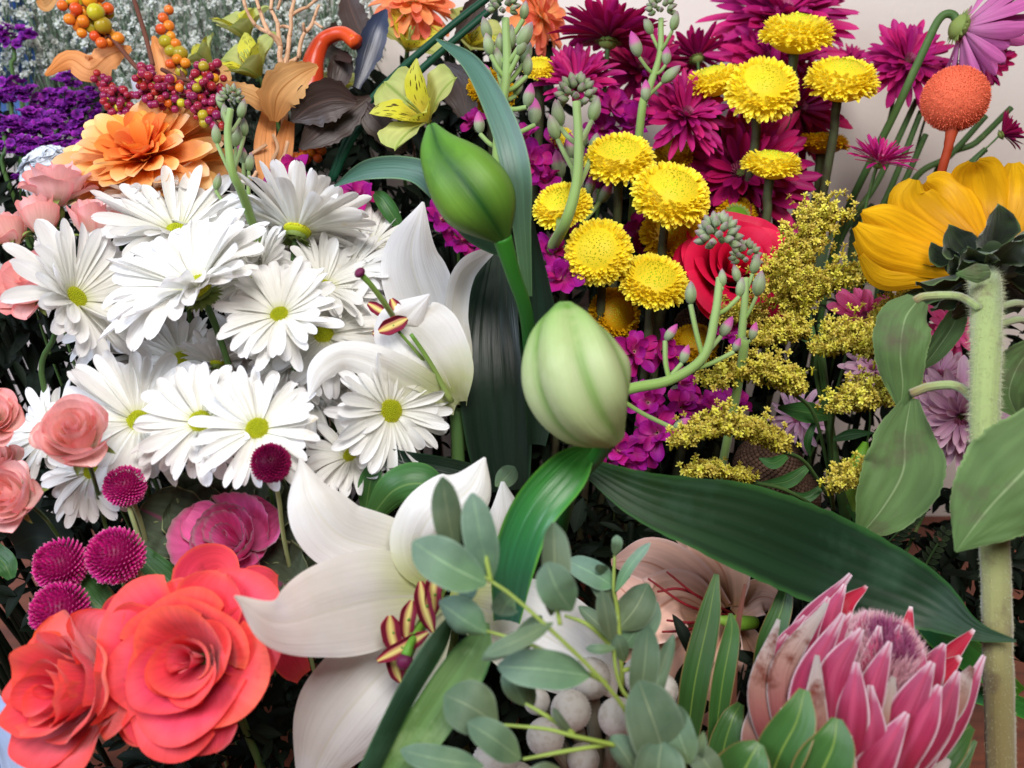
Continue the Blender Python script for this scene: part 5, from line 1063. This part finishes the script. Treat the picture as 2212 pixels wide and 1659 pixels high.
for i, (pa, w, n, l, st) in enumerate([
    ([(1795, 475, .53), (1755, 500, .53), (1730, 545, .53), (1725, 580, .53)], 66, 240, 'topmost, narrow, against the wall', ms_),
    ([(1925, 600, .52), (1850, 612, .52), (1770, 632, .525), (1720, 660, .53)], 52, 260, 'reaching right toward the sunflower petals', ms_),
    ([(1700, 590, .525), (1690, 640, .525), (1720, 690, .53)], 74, 260, 'beside the red rose', ms_),
    ([(1635, 745, .51), (1680, 735, .51), (1725, 725, .52)], 50, 200, 'small rounded, left of the middle', ms_),
    ([(1890, 775, .50), (1830, 755, .50), (1770, 765, .505)], 64, 260, 'dense, in the middle beside the hanging sunflower leaf', ms_),
    ([(1530, 840, .50), (1600, 815, .50), (1690, 835, .505), (1715, 850, .51)], 56, 280, 'long, above the magenta stock at left', [(1760, 900, .53), (1800, 1060, .56)]),
    ([(1925, 865, .49), (1870, 875, .49), (1800, 890, .495)], 62, 260, 'dense, right of the stem beneath the middle plume', [(1795, 960, .53), (1800, 1060, .56)]),
    ([(1460, 965, .48), (1540, 935, .48), (1640, 950, .485), (1690, 975, .49)], 52, 280, 'long, reaching left to the pale lily bud', [(1740, 1000, .51), (1800, 1090, .55)]),
    ([(1490, 1030, .50), (1540, 1025, .50), (1620, 1040, .51)], 34, 130, 'shaded, lowest at left above the broad leaf', [(1700, 1060, .52), (1800, 1120, .56)]),
    ([(1870, 1050, .485), (1830, 1045, .485), (1795, 1060, .49)], 46, 130, 'small, lowest at right beside the lime buds', [(1800, 1100, .52)]),
    ([(1990, 645, .535), (1940, 655, .54), (1880, 700, .54)], 30, 110, 'thin, behind the hanging sunflower leaf', ms_),
    ([(1560, 700, .545), (1600, 690, .545), (1640, 700, .55)], 40, 110, 'shaded, behind the tall grey buds', ms_)]):
    goldenrod(pa, w, G + l, 200 + i, n, st)
th = thing('goldenrod_plant', 'green goldenrod stalk with narrow leaves below the plumes', 'plant', P(1815, 1300, .60), 'goldenrod stalk')
Mesh().grid(tube([(1770, 700, .54), (1788, 880, .545), (1808, 1020, .55), (1830, 1150, .57), (1840, 1300, .60)], [5, 8, 10, 11, 11], n=36, nv=9, raw=False), wrap=True).build('stalk', M_stem, th)
for i, (pa, hw) in enumerate([([(1750, 1005, .53), (1700, 1040, .525), (1635, 1045, .52)], [6, 16, 2]), ([(1800, 950, .53), (1840, 938, .525), (1885, 935, .52)], [5, 12, 2]), ([(1790, 900, .54), (1740, 890, .535), (1680, 880, .53)], [8, 24, 4]), ([(1700, 985, .535), (1670, 1000, .53), (1640, 990, .53)], [6, 14, 2]), ([(1780, 1050, .54), (1740, 1075, .54), (1700, 1060, .54)], [6, 12, 2]), ([(1765, 900, .54), (1745, 950, .54), (1750, 985, .545)], [4, 9, 2]), ([(1830, 1090, .55), (1860, 1130, .55), (1870, 1180, .55)], [5, 14, 2])]):
    leaf(pa, hw, None, M_tleaf, 'leaf', parent=th, seed=i, n=14, nv=7)
lily_bud([(1870, 955, .50), (1858, 1000, .50), (1850, 1050, .505), (1855, 1100, .51)], [6, 22, 24, 14], 'slim lime green bud beside the hanging sunflower leaf', M_lbud, 5, rib=.04, stem=[(1855, 1150, .52), (1850, 1220, .54), (1840, 1300, .56)], sr=6)
for i, a in enumerate([(1660, 1010, .575, 75), (1700, 1075, .58, 70), (1492, 700, .62, 34)]):
    x, y, d, r_ = a; pp = P(x, y, d); th = thing('seed_pod', ['dark brown beaded seed head behind the goldenrod leaves', 'dark brown beaded seed head under the lime leaf', 'small brown cone behind the tall grey buds'][i], 'seed head', pp, 'brown seed heads'); m = Mesh(); m.grid(ball(pp, S(r_ * .93, d), None, 12, 16), wrap=True, t=np.zeros(192))
    for v in fib(900 if i < 2 else 300): m.grid(ball(pp + v * S(r_ * .95, d), S(r_ * (.075 if i < 2 else .12), d), None, 4, 6), wrap=True, r=rs.rand())
    m.build('beads', M_pod, th); ground_stem(th, pp, -UP, .003, M_dstem, seed=i)

# pink mums right, gerbera petals
mum(2075, 900, .53, 120, (-.35, -.15, .8), 'pale pink chrysanthemum behind the sunflower stem', 191, 52, mat=M_lilac, W=.24, e0=0, group='pale pink chrysanthemums', shape='strap', cup=1.0)
mum(2030, 815, .56, 80, (-.2, .6, .6), 'pale pink chrysanthemum above, behind the curved leaf stalk', 192, 40, mat=M_lilac, W=.24, group='pale pink chrysanthemums', shape='strap', cup=1.0)
mum(1885, 800, .57, 62, (-.3, .5, .7), 'small pale pink chrysanthemum between goldenrod and hanging leaf', 193, 34, mat=M_lilac, W=.24, group='pale pink chrysanthemums', shape='strap')
mum(2185, 935, .55, 70, (.3, .4, .7), 'pale pink chrysanthemum right of the sunflower stem', 194, 36, mat=M_lilac, W=.26, group='pale pink chrysanthemums', shape='strap', cup=1.0)
mum(1725, 905, .60, 70, (-.5, .1, .7), 'pale mauve chrysanthemum in shade behind the goldenrod stalk', 195, 26, mat=M_lilac, W=.2, group='pale pink chrysanthemums', shape='strap')
mum(1865, 690, .585, 88, (.15, .5, .8), 'hot pink gerbera behind the goldenrod and hanging leaf', 196, 20, mat=M_hot, W=.34, e0=.1, e1=.4, shape='strap', group='hot pink gerberas', name='gerbera')
mum(2060, 715, .58, 80, (.0, .4, .8), 'hot pink gerbera in shade left of the sunflower stem', 197, 20, mat=M_hot, W=.3, e0=.1, e1=.4, shape='strap', group='hot pink gerberas', name='gerbera')

# ================================================================== stock spikes and blossoms
stock_spike([(1075, 420, .56), (1082, 250, .56), (1095, 150, .56), (1092, 40, .56)], 13, [(1050, 62, 52, -15, .7, 0), (1080, 95, 50, 0, .72, 0), (1103, 80, 55, 5, .8, 0), (1135, 75, 60, 30, .7, 0), (1128, 100, 40, 25, .6, 0), (1075, 130, 56, -5, .5, 0), (1138, 115, 50, 20, .55, 0), (1055, 95, 50, -12, .6, 0), (1052, 155, 36, -20, .45, 1), (1120, 185, 46, 20, .45, 0), (1143, 205, 52, 10, .4, 1), (1140, 140, 48, 5, .5, 0), (1035, 265, 48, -5, .2, 1), (1155, 240, 60, 0, .25, 1), (1133, 22, 40, 10, .85, 0)], 'grey green stock spike with buds beside the peach flower', 211, top=(1088, 20, 34, 20))
stock_spike([(1150, 640, .60), (1190, 540, .56), (1222, 480, .53), (1245, 400, .53), (1250, 310, .53), (1245, 220, .53)], 13, [(1205, 245, 60, -12, .8, 0), (1285, 235, 56, 15, .8, 0), (1232, 315, 56, -5, .6, 1), (1196, 275, 56, -20, .65, 0), (1285, 310, 50, 12, .55, 0), (1206, 355, 66, -8, .3, 1), (1262, 300, 40, 10, .6, 0), (1308, 415, 52, 30, .12, 1), (1275, 400, 46, 10, .25, 1), (1150, 530, 34, -60, .35, 1)], 'grey green stock spike with pink tipped buds left of the yellow buttons', 212, top=(1245, 215, 44, 26), ground=False)
stock_spike([(1380, 300, .60), (1400, 200, .60), (1425, 120, .60), (1428, 40, .60)], 9, [(1372, 95, 56, -22, .5, 1), (1400, 55, 42, -25, .7, 0), (1440, 120, 42, 5, .5, 1), (1450, 160, 52, 50, .3, 0), (1458, 45, 42, 15, .7, 0), (1395, 195, 46, 0, .3, 1)], 'stock spike with buds at the top between magenta flowers', 213, top=(1428, 22, 32, 22))
stock_spike([(570, 560, .56), (528, 430, .515), (502, 370, .50), (492, 290, .50), (498, 235, .50)], 10, [(467, 290, 44, -5, .3, 0), (487, 245, 44, -12, .7, 0), (523, 235, 44, 18, .75, 0), (475, 218, 40, -20, .8, 0), (512, 295, 50, 8, .45, 0), (527, 275, 42, 5, .5, 0), (522, 332, 48, -12, .3, 1), (540, 350, 42, 10, .2, 0), (470, 392, 38, 15, .0, 0)], 'short grey green stock spike rising above the white daisies', 214, top=(500, 215, 26, 20), ground=False)
stock_spike([(1290, 860, .475), (1370, 838, .47), (1450, 820, .468), (1520, 770, .466), (1545, 680, .466), (1555, 600, .468)], 13, [(1492, 632, 50, 0, .6, 0), (1560, 600, 40, 0, .95, 0), (1450, 718, 44, 35, .4, 1), (1480, 765, 44, 20, .35, 1), (1570, 705, 50, 30, .55, 1), (1600, 620, 44, 10, .8, 0), (1475, 915, 46, 60, .1, 1), (1592, 745, 34, 20, .5, 1)], 'curved stock stalk with pink buds right of the pale lily bud', 215, top=(1552, 520, 48, 30), ground=False)
stock_spike([(1600, 800, .495), (1602, 730, .49), (1608, 660, .49), (1612, 600, .49)], 10, [(1640, 612, 56, 8, .5, 0), (1632, 570, 44, 12, .8, 0), (1628, 715, 40, 15, .3, 1), (1590, 590, 40, -15, .9, 0)], 'stock spike with grey buds in front of the red rose', 216, top=(1610, 560, 34, 22))
F_ = [(640, 375, .55, 42, 'stock blossom purple beside the hanging orange leaves'), (600, 400, .56, 36, 'stock blossom purple at the lower left of its pair above the daisies'), (775, 425, .575, 44, 'dark magenta stock blossom over the daisy seen from behind'),
      (1150, 350, .59, 46, 'stock blossom left of the upper left yellow button'), (1180, 395, .60, 44, 'stock blossom between the lily bud and the buttons'), (1130, 300, .60, 34, 'small stock blossom beside the tall curved leaf'), (1025, 265, .60, 30, 'lilac stock blossom above the upper lily bud'), (1290, 390, .61, 36, 'shaded stock blossom below the upper left button'),
      (955, 475, .575, 50, 'stock blossom left of the upper lily bud base'), (1000, 520, .575, 44, 'stock blossom just under the upper lily bud'), (960, 440, .585, 30, 'small stock blossom top left of the bud base'),
      (1190, 545, .56, 46, 'stock blossom left of the camera facing button'), (1215, 600, .55, 52, 'stock blossom hanging above the pale lily bud'), (1150, 570, .57, 34, 'stock blossom beside the green bud stem'), (1115, 630, .55, 34, 'stock blossom half behind the upper bud stem'), (1130, 700, .56, 26, 'small stock blossom low beside the bud stem'),
      (1320, 235, .63, 54, 'stock blossom bright, between the stock spikes near the top'), (1375, 270, .62, 52, 'stock blossom bright, left of the pale centred flower'), (1300, 280, .635, 40, 'stock blossom above the upper left button'), (1430, 190, .65, 44, 'purple stock blossom under the top spike'),
      (1370, 760, .54, 50, 'stock blossom right of the pale lily bud, upper'), (1430, 760, .55, 46, 'stock blossom under the curved stalk buds'), (1400, 870, .52, 52, 'stock blossom right of the pale lily bud, middle'), (1470, 880, .53, 46, 'stock blossom beneath the long goldenrod plume'), (1420, 935, .515, 52, 'stock blossom behind the leftmost goldenrod tip'), (1335, 975, .51, 46, 'stock blossom directly below the pale lily bud'), (1300, 1010, .515, 32, 'small stock blossom at the bud base'), (1540, 880, .56, 46, 'dark stock blossom in shade right of the bud stalk'), (1380, 990, .52, 44, 'stock blossom above the broad leaf'), (1590, 870, .58, 34, 'violet stock blossom in shade below the goldenrod'), (1575, 720, .55, 30, 'purple stock bud blossom beside the twin spikes'), (1340, 820, .55, 44, 'stock blossom hidden behind the pale bud edge'), (1470, 830, .56, 40, 'stock blossom behind the curved stalk'),
      (1060, 560, .60, 44, 'stock blossom between the side lily and the bud stem'), (1240, 520, .60, 40, 'stock blossom shaded between two buttons'), (1380, 500, .63, 50, 'dark stock blossom between the central buttons'), (1250, 350, .62, 36, 'stock blossom behind the pink tipped stock spike'), (1200, 320, .62, 40, 'stock blossom left of the pink tipped stock spike')]
for i, (x, y, d, r_, l) in enumerate(F_):
    rr = rs_(300 + i); stock_flower(x, y, d, r_ * 1.12, (rr.uniform(-.5, .5), rr.uniform(0, .6), .8), 'magenta ' + l if 'magenta' not in l else l, 300 + i, 12)

# ================================================================== eucalyptus, brunia
def eucalyptus(label, stems, leaves, seed):
    th = thing('eucalyptus_sprig', label, 'foliage', P(*stems[0][0]), 'eucalyptus sprigs')
    for s_, r_ in zip(stems, [5.2] * 20): Mesh().grid(tube(s_, [r_, r_ * .9, r_ * .6] if len(s_) > 2 else r_, n=26, nv=8, raw=False, wob=.05), wrap=True).build('stem', M_eucs, th)
    rs = rs_(seed)
    for (x0, y0, x1, y1, w, d) in leaves:
        mx, my = (x0 + x1) / 2 + rs.uniform(-6, 6), (y0 + y1) / 2 + rs.uniform(-6, 6)
        dz = rs.uniform(-.010, .010); w = w * .92
        g = strip([(x0, y0, d), (mx, my, d + dz * .4 - .003), (x1, y1, d + dz)], [w * k_ for k_ in (.08, .5, .8, .95, 1, 1, .95, .84, .6, .1)], n=26, nv=11, cup=rs.uniform(-.9, .9), ruf=.025, ph=rs.uniform(0, 6), groove=.01, rk=1.3, roll=rs.uniform(-25, 25), crumple=.008)
        Mesh().grid(g, r=rs.rand()).build('leaf', M_euc, th)
eucalyptus('eucalyptus sprig in front of the lily with broad blue green leaves', [
    [(1430, 1720, .37), (1370, 1570, .355), (1310, 1480, .345), (1200, 1370, .34), (1110, 1290, .34), (1060, 1255, .34), (985, 1205, .342)],
    [(1310, 1475, .347), (1220, 1430, .35), (1140, 1390, .35), (1040, 1360, .35)],
    [(1210, 1350, .342), (1190, 1240, .345)], [(1060, 1255, .34), (1045, 1180, .343)]],
    [(985, 1200, 955, 1030, 38, .345), (1060, 1258, 1020, 1065, 42, .343), (1050, 1262, 892, 1170, 56, .338), (1190, 1330, 1195, 1128, 40, .345), (1235, 1320, 1180, 1215, 46, .34), (1050, 1368, 948, 1300, 50, .347), (1195, 1345, 1045, 1415, 22, .34), (1150, 1395, 1040, 1425, 18, .352), (1275, 1460, 1075, 1440, 46, .347), (1110, 1290, 1080, 1330, 34, .352), (1000, 1215, 1010, 1300, 30, .36), (1110, 1400, 1170, 1330, 24, .355)], 1)
eucalyptus('eucalyptus sprig at the bottom centre with rounded leaves', [
    [(1330, 1610, .355), (1240, 1590, .35), (1180, 1575, .35), (1075, 1565, .35)], [(1330, 1605, .356), (1210, 1625, .352), (1130, 1640, .352)], [(1240, 1585, .351), (1170, 1540, .352), (1135, 1520, .354)], [(1500, 1720, .37), (1420, 1640, .36), (1330, 1608, .356)]],
    [(1075, 1565, 960, 1500, 60, .348), (1125, 1640, 1010, 1560, 40, .345), (1045, 1655, 865, 1620, 34, .343), (1240, 1588, 1195, 1530, 12, .353), (1135, 1525, 1095, 1440, 30, .36), (1150, 1530, 1125, 1440, 22, .365), (865, 1590, 900, 1640, 20, .38), (1210, 1660, 1130, 1690, 30, .348)], 2)
eucalyptus('eucalyptus sprig at lower right of centre beside the protea', [
    [(1500, 1720, .375), (1440, 1560, .37), (1350, 1500, .365), (1325, 1400, .365), (1335, 1330, .367)], [(1325, 1400, .365), (1270, 1350, .367), (1220, 1330, .37)], [(1345, 1450, .366), (1385, 1430, .368), (1400, 1360, .37)]],
    [(1320, 1385, 1300, 1275, 24, .36), (1400, 1560, 1455, 1370, 22, .365), (1380, 1530, 1400, 1350, 34, .368), (1450, 1680, 1380, 1470, 68, .355), (1490, 1650, 1450, 1520, 40, .35), (1330, 1400, 1265, 1400, 12, .362), (1420, 1720, 1430, 1600, 64, .352), (1350, 1430, 1330, 1370, 20, .37), (1520, 1580, 1500, 1650, 14, .352), (1380, 1680, 1320, 1590, 40, .356), (1560, 1700, 1490, 1600, 36, .352)], 3)
eucalyptus('thin eucalyptus sprig with a tiny green bud in front of the peach lily', [
    [(1345, 1480, .40), (1335, 1330, .40), (1326, 1270, .398), (1328, 1200, .396)]],
    [(1328, 1268, 1225, 1210, 32, .40), (1330, 1278, 1405, 1172, 15, .395), (1320, 1240, 1290, 1220, 14, .405), (1335, 1360, 1400, 1260, 46, .405), (1330, 1390, 1250, 1310, 22, .41), (1345, 1400, 1420, 1300, 40, .408), (1328, 1200, 1332, 1156, 13, .394), (1340, 1320, 1270, 1240, 18, .405), (1070, 1050, 1112, 1008, 24, .46)], 4)
pp = [(1233, 1535, .42, 43), (1160, 1515, .43, 28), (1178, 1592, .42, 40), (1335, 1550, .41, 42), (1430, 1490, .43, 34), (1275, 1465, .435, 44), (1385, 1460, .435, 40), (1480, 1520, .44, 26), (1070, 1650, .42, 50), (1120, 1690, .42, 40), (1260, 1640, .43, 34)]
th = thing('brunia_cluster', 'cluster of grey white brunia balls under the eucalyptus', 'berries', P(1290, 1700, .45))
for i, (x, y, d, r_) in enumerate(pp):
    p = P(x, y, d); r_w = S(r_, d); m = Mesh().grid(ball(p, r_w, frame(DIR(0, .5, .8)), 18, 26, (1, 1, 1.15)), wrap=True, r=rs.rand())
    for v in fib(500): m.grid(ball(p + v * r_w * 1.0, r_w * .05, None, 3, 4), wrap=True, r=rs.rand(), t=np.full(12, 1.))
    m.build('ball', M_brun, th)
    b = P(1300, 1760, .46); m = Mesh().grid(tube([p + (b - p) * .04, p + (b - p) * .25 + FW * .004, b], [r_w * .55, r_w * .4, .003], n=12, nv=10, wob=.15, seed=i), wrap=True); m.build('stalk', pmat('brunia_stalk', [(0, '8a8474'), (1, '6a6454')], trans=0, rough=.9, bump=1., var=.1), th)

# peach lily
th = thing('lily', 'peach pink lily low behind the protea leaves with dark red stamens', 'flower', P(1560, 1340, .50))
for i, (pa, hw) in enumerate([([(1560, 1320, .50), (1480, 1260, .49), (1400, 1215, .49), (1320, 1215, .50)], [26, 62, 56, 8]), ([(1550, 1330, .50), (1470, 1290, .485), (1400, 1320, .475), (1340, 1270, .48)], [26, 60, 70, 40]), ([(1570, 1340, .50), (1540, 1420, .485), (1510, 1500, .48), (1500, 1600, .49)], [26, 70, 78, 40]), ([(1580, 1310, .50), (1560, 1230, .50), (1500, 1170, .50), (1460, 1160, .51)], [26, 60, 50, 8]), ([(1590, 1340, .50), (1630, 1420, .495), (1650, 1480, .50), (1640, 1560, .50)], [20, 40, 40, 14]), ([(1590, 1330, .50), (1640, 1290, .50), (1690, 1300, .50)], [20, 40, 10]), ([(1560, 1330, .505), (1440, 1390, .50), (1340, 1400, .49), (1290, 1360, .49)], [26, 60, 60, 10])]):
    Mesh().grid(strip(pa, hw, n=26, nv=15, cup=[.6, .2, -.5], ruf=.02, ph=i), r=rs.rand()).build('petal', M_plily, th)
for pa in [[(1585, 1330), (1490, 1310), (1400, 1250)], [(1585, 1330), (1480, 1275), (1420, 1278)], [(1580, 1335), (1500, 1345), (1440, 1340)], [(1580, 1335), (1490, 1360), (1430, 1365)], [(1585, 1325), (1510, 1290), (1440, 1235)]]:
    Mesh().grid(tube([(a, b, .488 - .022 * (k_ > 0)) for k_, (a, b) in enumerate(pa)], [1.5, 3.2, 2.4], n=14, nv=6, raw=False), wrap=True).build('stamen', M_plspot, th)
Mesh().grid(tube([(1630, 1345, .485), (1590, 1345, .478), (1550, 1338, .475)], [14, 17, 8], n=10, nv=10, raw=False), wrap=True).build('ovary', M_lbud, th)
ground_stem(th, P(1590, 1340, .50), FW, .003, seed=6)

# ================================================================== protea
th = thing('protea', 'pink protea head with white edged bracts and a fluffy crown', 'flower', P(1830, 1780, .40)); rs = rs_(14)
cc = [(1905, 1480, .415), (1895, 1400, .412), (1905, 1350, .41), (1915, 1335, .41)]
Mesh().grid(tube([(1830, 1800, .41), (1870, 1650, .41), (1895, 1520, .41), (1900, 1440, .413), (1898, 1410, .413), (1895, 1395, .413)], [60, 95, 100, 72, 50, 24], n=40, nv=30, raw=False), wrap=True).build('core', M_prots, th)
fl, fd = Mesh(), Mesh(); axis = unit(P(1910, 1330, .41) - P(1860, 1700, .41)); fx = frame(axis)
c_ = P(1888, 1448, .41)
for k_, v in enumerate(fib(9000, -.75, 1.0)):
    p = c_ + (v[0] * fx[0] + v[1] * fx[1]) * S(88, .41) + v[2] * fx[2] * S(96, .41)
    nd = unit(v[0] * fx[0] * .6 + v[1] * fx[1] * .6 + fx[2] * 1.2 + rs.normal(size=3) * .22); L = S(rs.uniform(18, 42), .41); w = unit(np.cross(nd, unit(CAM - p))) * S(1.0, .41)
    q = p + nd * L; bnd = p + nd * L * .5 + rs.normal(size=3) * S(2, .41)
    dark = (np.linalg.norm(np.cross(p - P(1925, 1365, .40), axis)) < S(46, .41)) and v[2] > .4
    (fd if dark else fl).add(np.array([p - w, p + w, bnd + w * .7, bnd - w * .7, q]), np.array([[0, 1, 2, 3]]), t=np.array([0, 0, .5, .5, 1]), r=rs.rand())
    (fd if dark else fl).add(np.array([bnd - w * .7, bnd + w * .7, q]), np.array([[0, 1, 2]]), t=np.array([.5, .5, 1]), r=rs.rand())
fl.build('fluff', M_prots, th); fd.build('dark_fluff', M_protf, th)
BR = [  # base xy, mid, tip, half width, depth, material
    ((1700, 1640), (1680, 1500), (1870, 1250), 0, 0, None),
    ((1760, 1560), (1730, 1380), (1838, 1240), 34, .425, M_prot), ((1800, 1540), (1790, 1360), (1825, 1262), 30, .42, M_prot), ((1850, 1500), (1820, 1330), (1872, 1266), 26, .425, M_proti),
    ((1690, 1660), (1640, 1500), (1682, 1338), 30, .40, M_protd), ((1720, 1640), (1690, 1460), (1786, 1302), 36, .395, M_protd), ((1740, 1650), (1745, 1480), (1822, 1325), 40, .385, M_prot),
    ((1800, 1640), (1800, 1470), (1862, 1358), 44, .378, M_prot), ((1770, 1660), (1760, 1560), (1765, 1415), 34, .374, M_protd), ((1860, 1620), (1880, 1500), (1923, 1386), 38, .376, M_prot), ((1810, 1560), (1800, 1400), (1840, 1325), 28, .39, M_prot),
    ((1960, 1500), (1955, 1400), (1968, 1310), 26, .425, M_proti), ((1990, 1520), (2040, 1430), (2104, 1360), 26, .415, M_proti), ((1970, 1560), (2020, 1470), (2075, 1418), 34, .405, M_proti),
    ((1900, 1680), (1960, 1540), (2015, 1430), 46, .375, M_prot), ((1930, 1690), (2020, 1570), (2070, 1450), 42, .385, M_prot), ((1960, 1700), (2060, 1560), (2126, 1416), 32, .40, M_prot), ((1890, 1760), (1980, 1640), (2060, 1560), 44, .39, M_prot),
    ((1860, 1500), (1850, 1400), (1872, 1318), 26, .402, M_prot), ((1890, 1540), (1925, 1430), (1945, 1350), 30, .394, M_prot), ((1980, 1560), (2010, 1450), (2040, 1390), 34, .398, M_prot), ((1750, 1520), (1740, 1390), (1790, 1290), 30, .408, M_prot), ((1660, 1600), (1650, 1460), (1700, 1370), 30, .405, M_prot),
    ((1780, 1560), (1790, 1450), (1845, 1365), 36, .388, M_prot), ((1850, 1560), (1880, 1450), (1900, 1352), 34, .392, M_prot), ((1940, 1580), (1975, 1480), (1990, 1400), 38, .392, M_prot), ((1700, 1560), (1690, 1420), (1740, 1330), 34, .41, M_prot), ((1960, 1620), (2050, 1520), (2100, 1440), 38, .398, M_protd), ((1830, 1660), (1840, 1540), (1850, 1430), 42, .372, M_prot), ((1940, 1660), (1990, 1560), (2030, 1480), 42, .372, M_prot),
    ((1850, 1720), (1880, 1600), (1880, 1480), 44, .370, M_prot), ((1900, 1700), (1910, 1580), (1930, 1462), 34, .378, M_protd), ((1660, 1720), (1630, 1600), (1640, 1500), 34, .405, M_protd), ((1700, 1700), (1690, 1600), (1710, 1500), 36, .39, M_protd), ((1730, 1740), (1740, 1640), (1750, 1530), 40, .378, M_prot),
    ((1800, 1760), (1810, 1660), (1830, 1560), 46, .368, M_protd), ((1860, 1780), (1920, 1700), (2000, 1600), 44, .376, M_prot), ((1640, 1760), (1600, 1660), (1610, 1560), 30, .41, M_protd), ((1900, 1800), (1980, 1720), (2050, 1640), 40, .385, M_protd), ((1860, 1720), (1900, 1640), (1960, 1540), 44, .366, M_prot), ((1720, 1800), (1730, 1700), (1760, 1620), 46, .368, M_prot)]
for i, (a, b, c, w, d, mt) in enumerate(BR):
    if not mt: continue
    w = w * .9; root = (1830 + (a[0] - 1830) * .75, a[1] + 90)
    g = strip([(*root, d + .02), (*a, d + .004), (*b, d), (*c, d + .006)], [w * .5, w * .95, w * 1.02, w * .16], n=28, nv=13, cup=[-.9, -1.0, -.8, -.5] if mt is not M_proti else [.8, .9, .9, .6], groove=-.02, roll=rs.uniform(-10, 10))
    Mesh().grid(g, r=rs.rand()).build('bract', mt, th)
for i, (pa, hw) in enumerate([([(1640, 1760, .375), (1680, 1640, .365), (1720, 1560, .362), (1738, 1490, .365)], [30, 52, 44, 12]), ([(1740, 1780, .37), (1770, 1680, .358), (1800, 1610, .355), (1808, 1552, .358)], [40, 62, 48, 12]), ([(1560, 1780, .37), (1590, 1700, .362), (1620, 1640, .36), (1640, 1605, .362)], [50, 70, 50, 12]),
    ([(1860, 1800, .41), (1960, 1680, .405), (2040, 1610, .405), (2098, 1568, .41)], [40, 56, 46, 10]), ([(1980, 1760, .43), (2050, 1680, .425), (2108, 1600, .43)], [20, 26, 4]),
    ([(1480, 1640, .435), (1500, 1480, .43), (1530, 1340, .435), (1548, 1240, .44)], [20, 32, 26, 6]), ([(1540, 1640, .43), (1560, 1480, .425), (1580, 1370, .428), (1578, 1325, .43)], [14, 24, 18, 4]), ([(1590, 1680, .43), (1582, 1520, .425), (1590, 1380, .428), (1610, 1262, .432)], [6, 9, 8, 3]),
    ([(1640, 1500, .455), (1660, 1400, .45), (1690, 1310, .452), (1700, 1260, .455)], [16, 28, 22, 10]), ([(1560, 1760, .42), (1560, 1640, .415), (1580, 1560, .415), (1600, 1520, .42)], [20, 34, 26, 8])]):
    Mesh().grid(strip(pa, hw, n=28, nv=13, cup=.4, groove=.015), r=rs.rand()).build('leaf', M_pleaf if i != 7 else M_twig, th)
ground_stem(th, P(1835, 1790, .40), -UP, .006, seed=8)
# ferns in the dark right
for i, a in enumerate([([(1960, 1300, .52), (2000, 1220, .515), (2040, 1150, .515)], 'olive fern tip under the broad leaf'), ([(1900, 1190, .53), (1950, 1140, .525), (1990, 1100, .525)], 'olive serrated leaf beside the sunflower leaf')]):
    th = thing('fern', a[1], 'foliage', P(*a[0][0])); C = catmull([P(*p) for p in a[0]], 12); m = Mesh()
    for j in range(1, 12):
        for s_ in (-1, 1):
            m.grid(put(petal(S(34 - j * 1.6, .52), S(13, .52), 'leaf', .2, 0, nu=6, nv=5), frame(DIR(.1, .3, .9)), C[j], math.radians(50 + s_ * 62)), r=rs.rand())
    m.build('fronds', M_sep, th); Mesh().grid(tube(list(C[::3]), .0008, n=10, nv=5), wrap=True).build('stem', M_stem, th)
for o in THINGS:
    if '_o' in o: del o['_o']
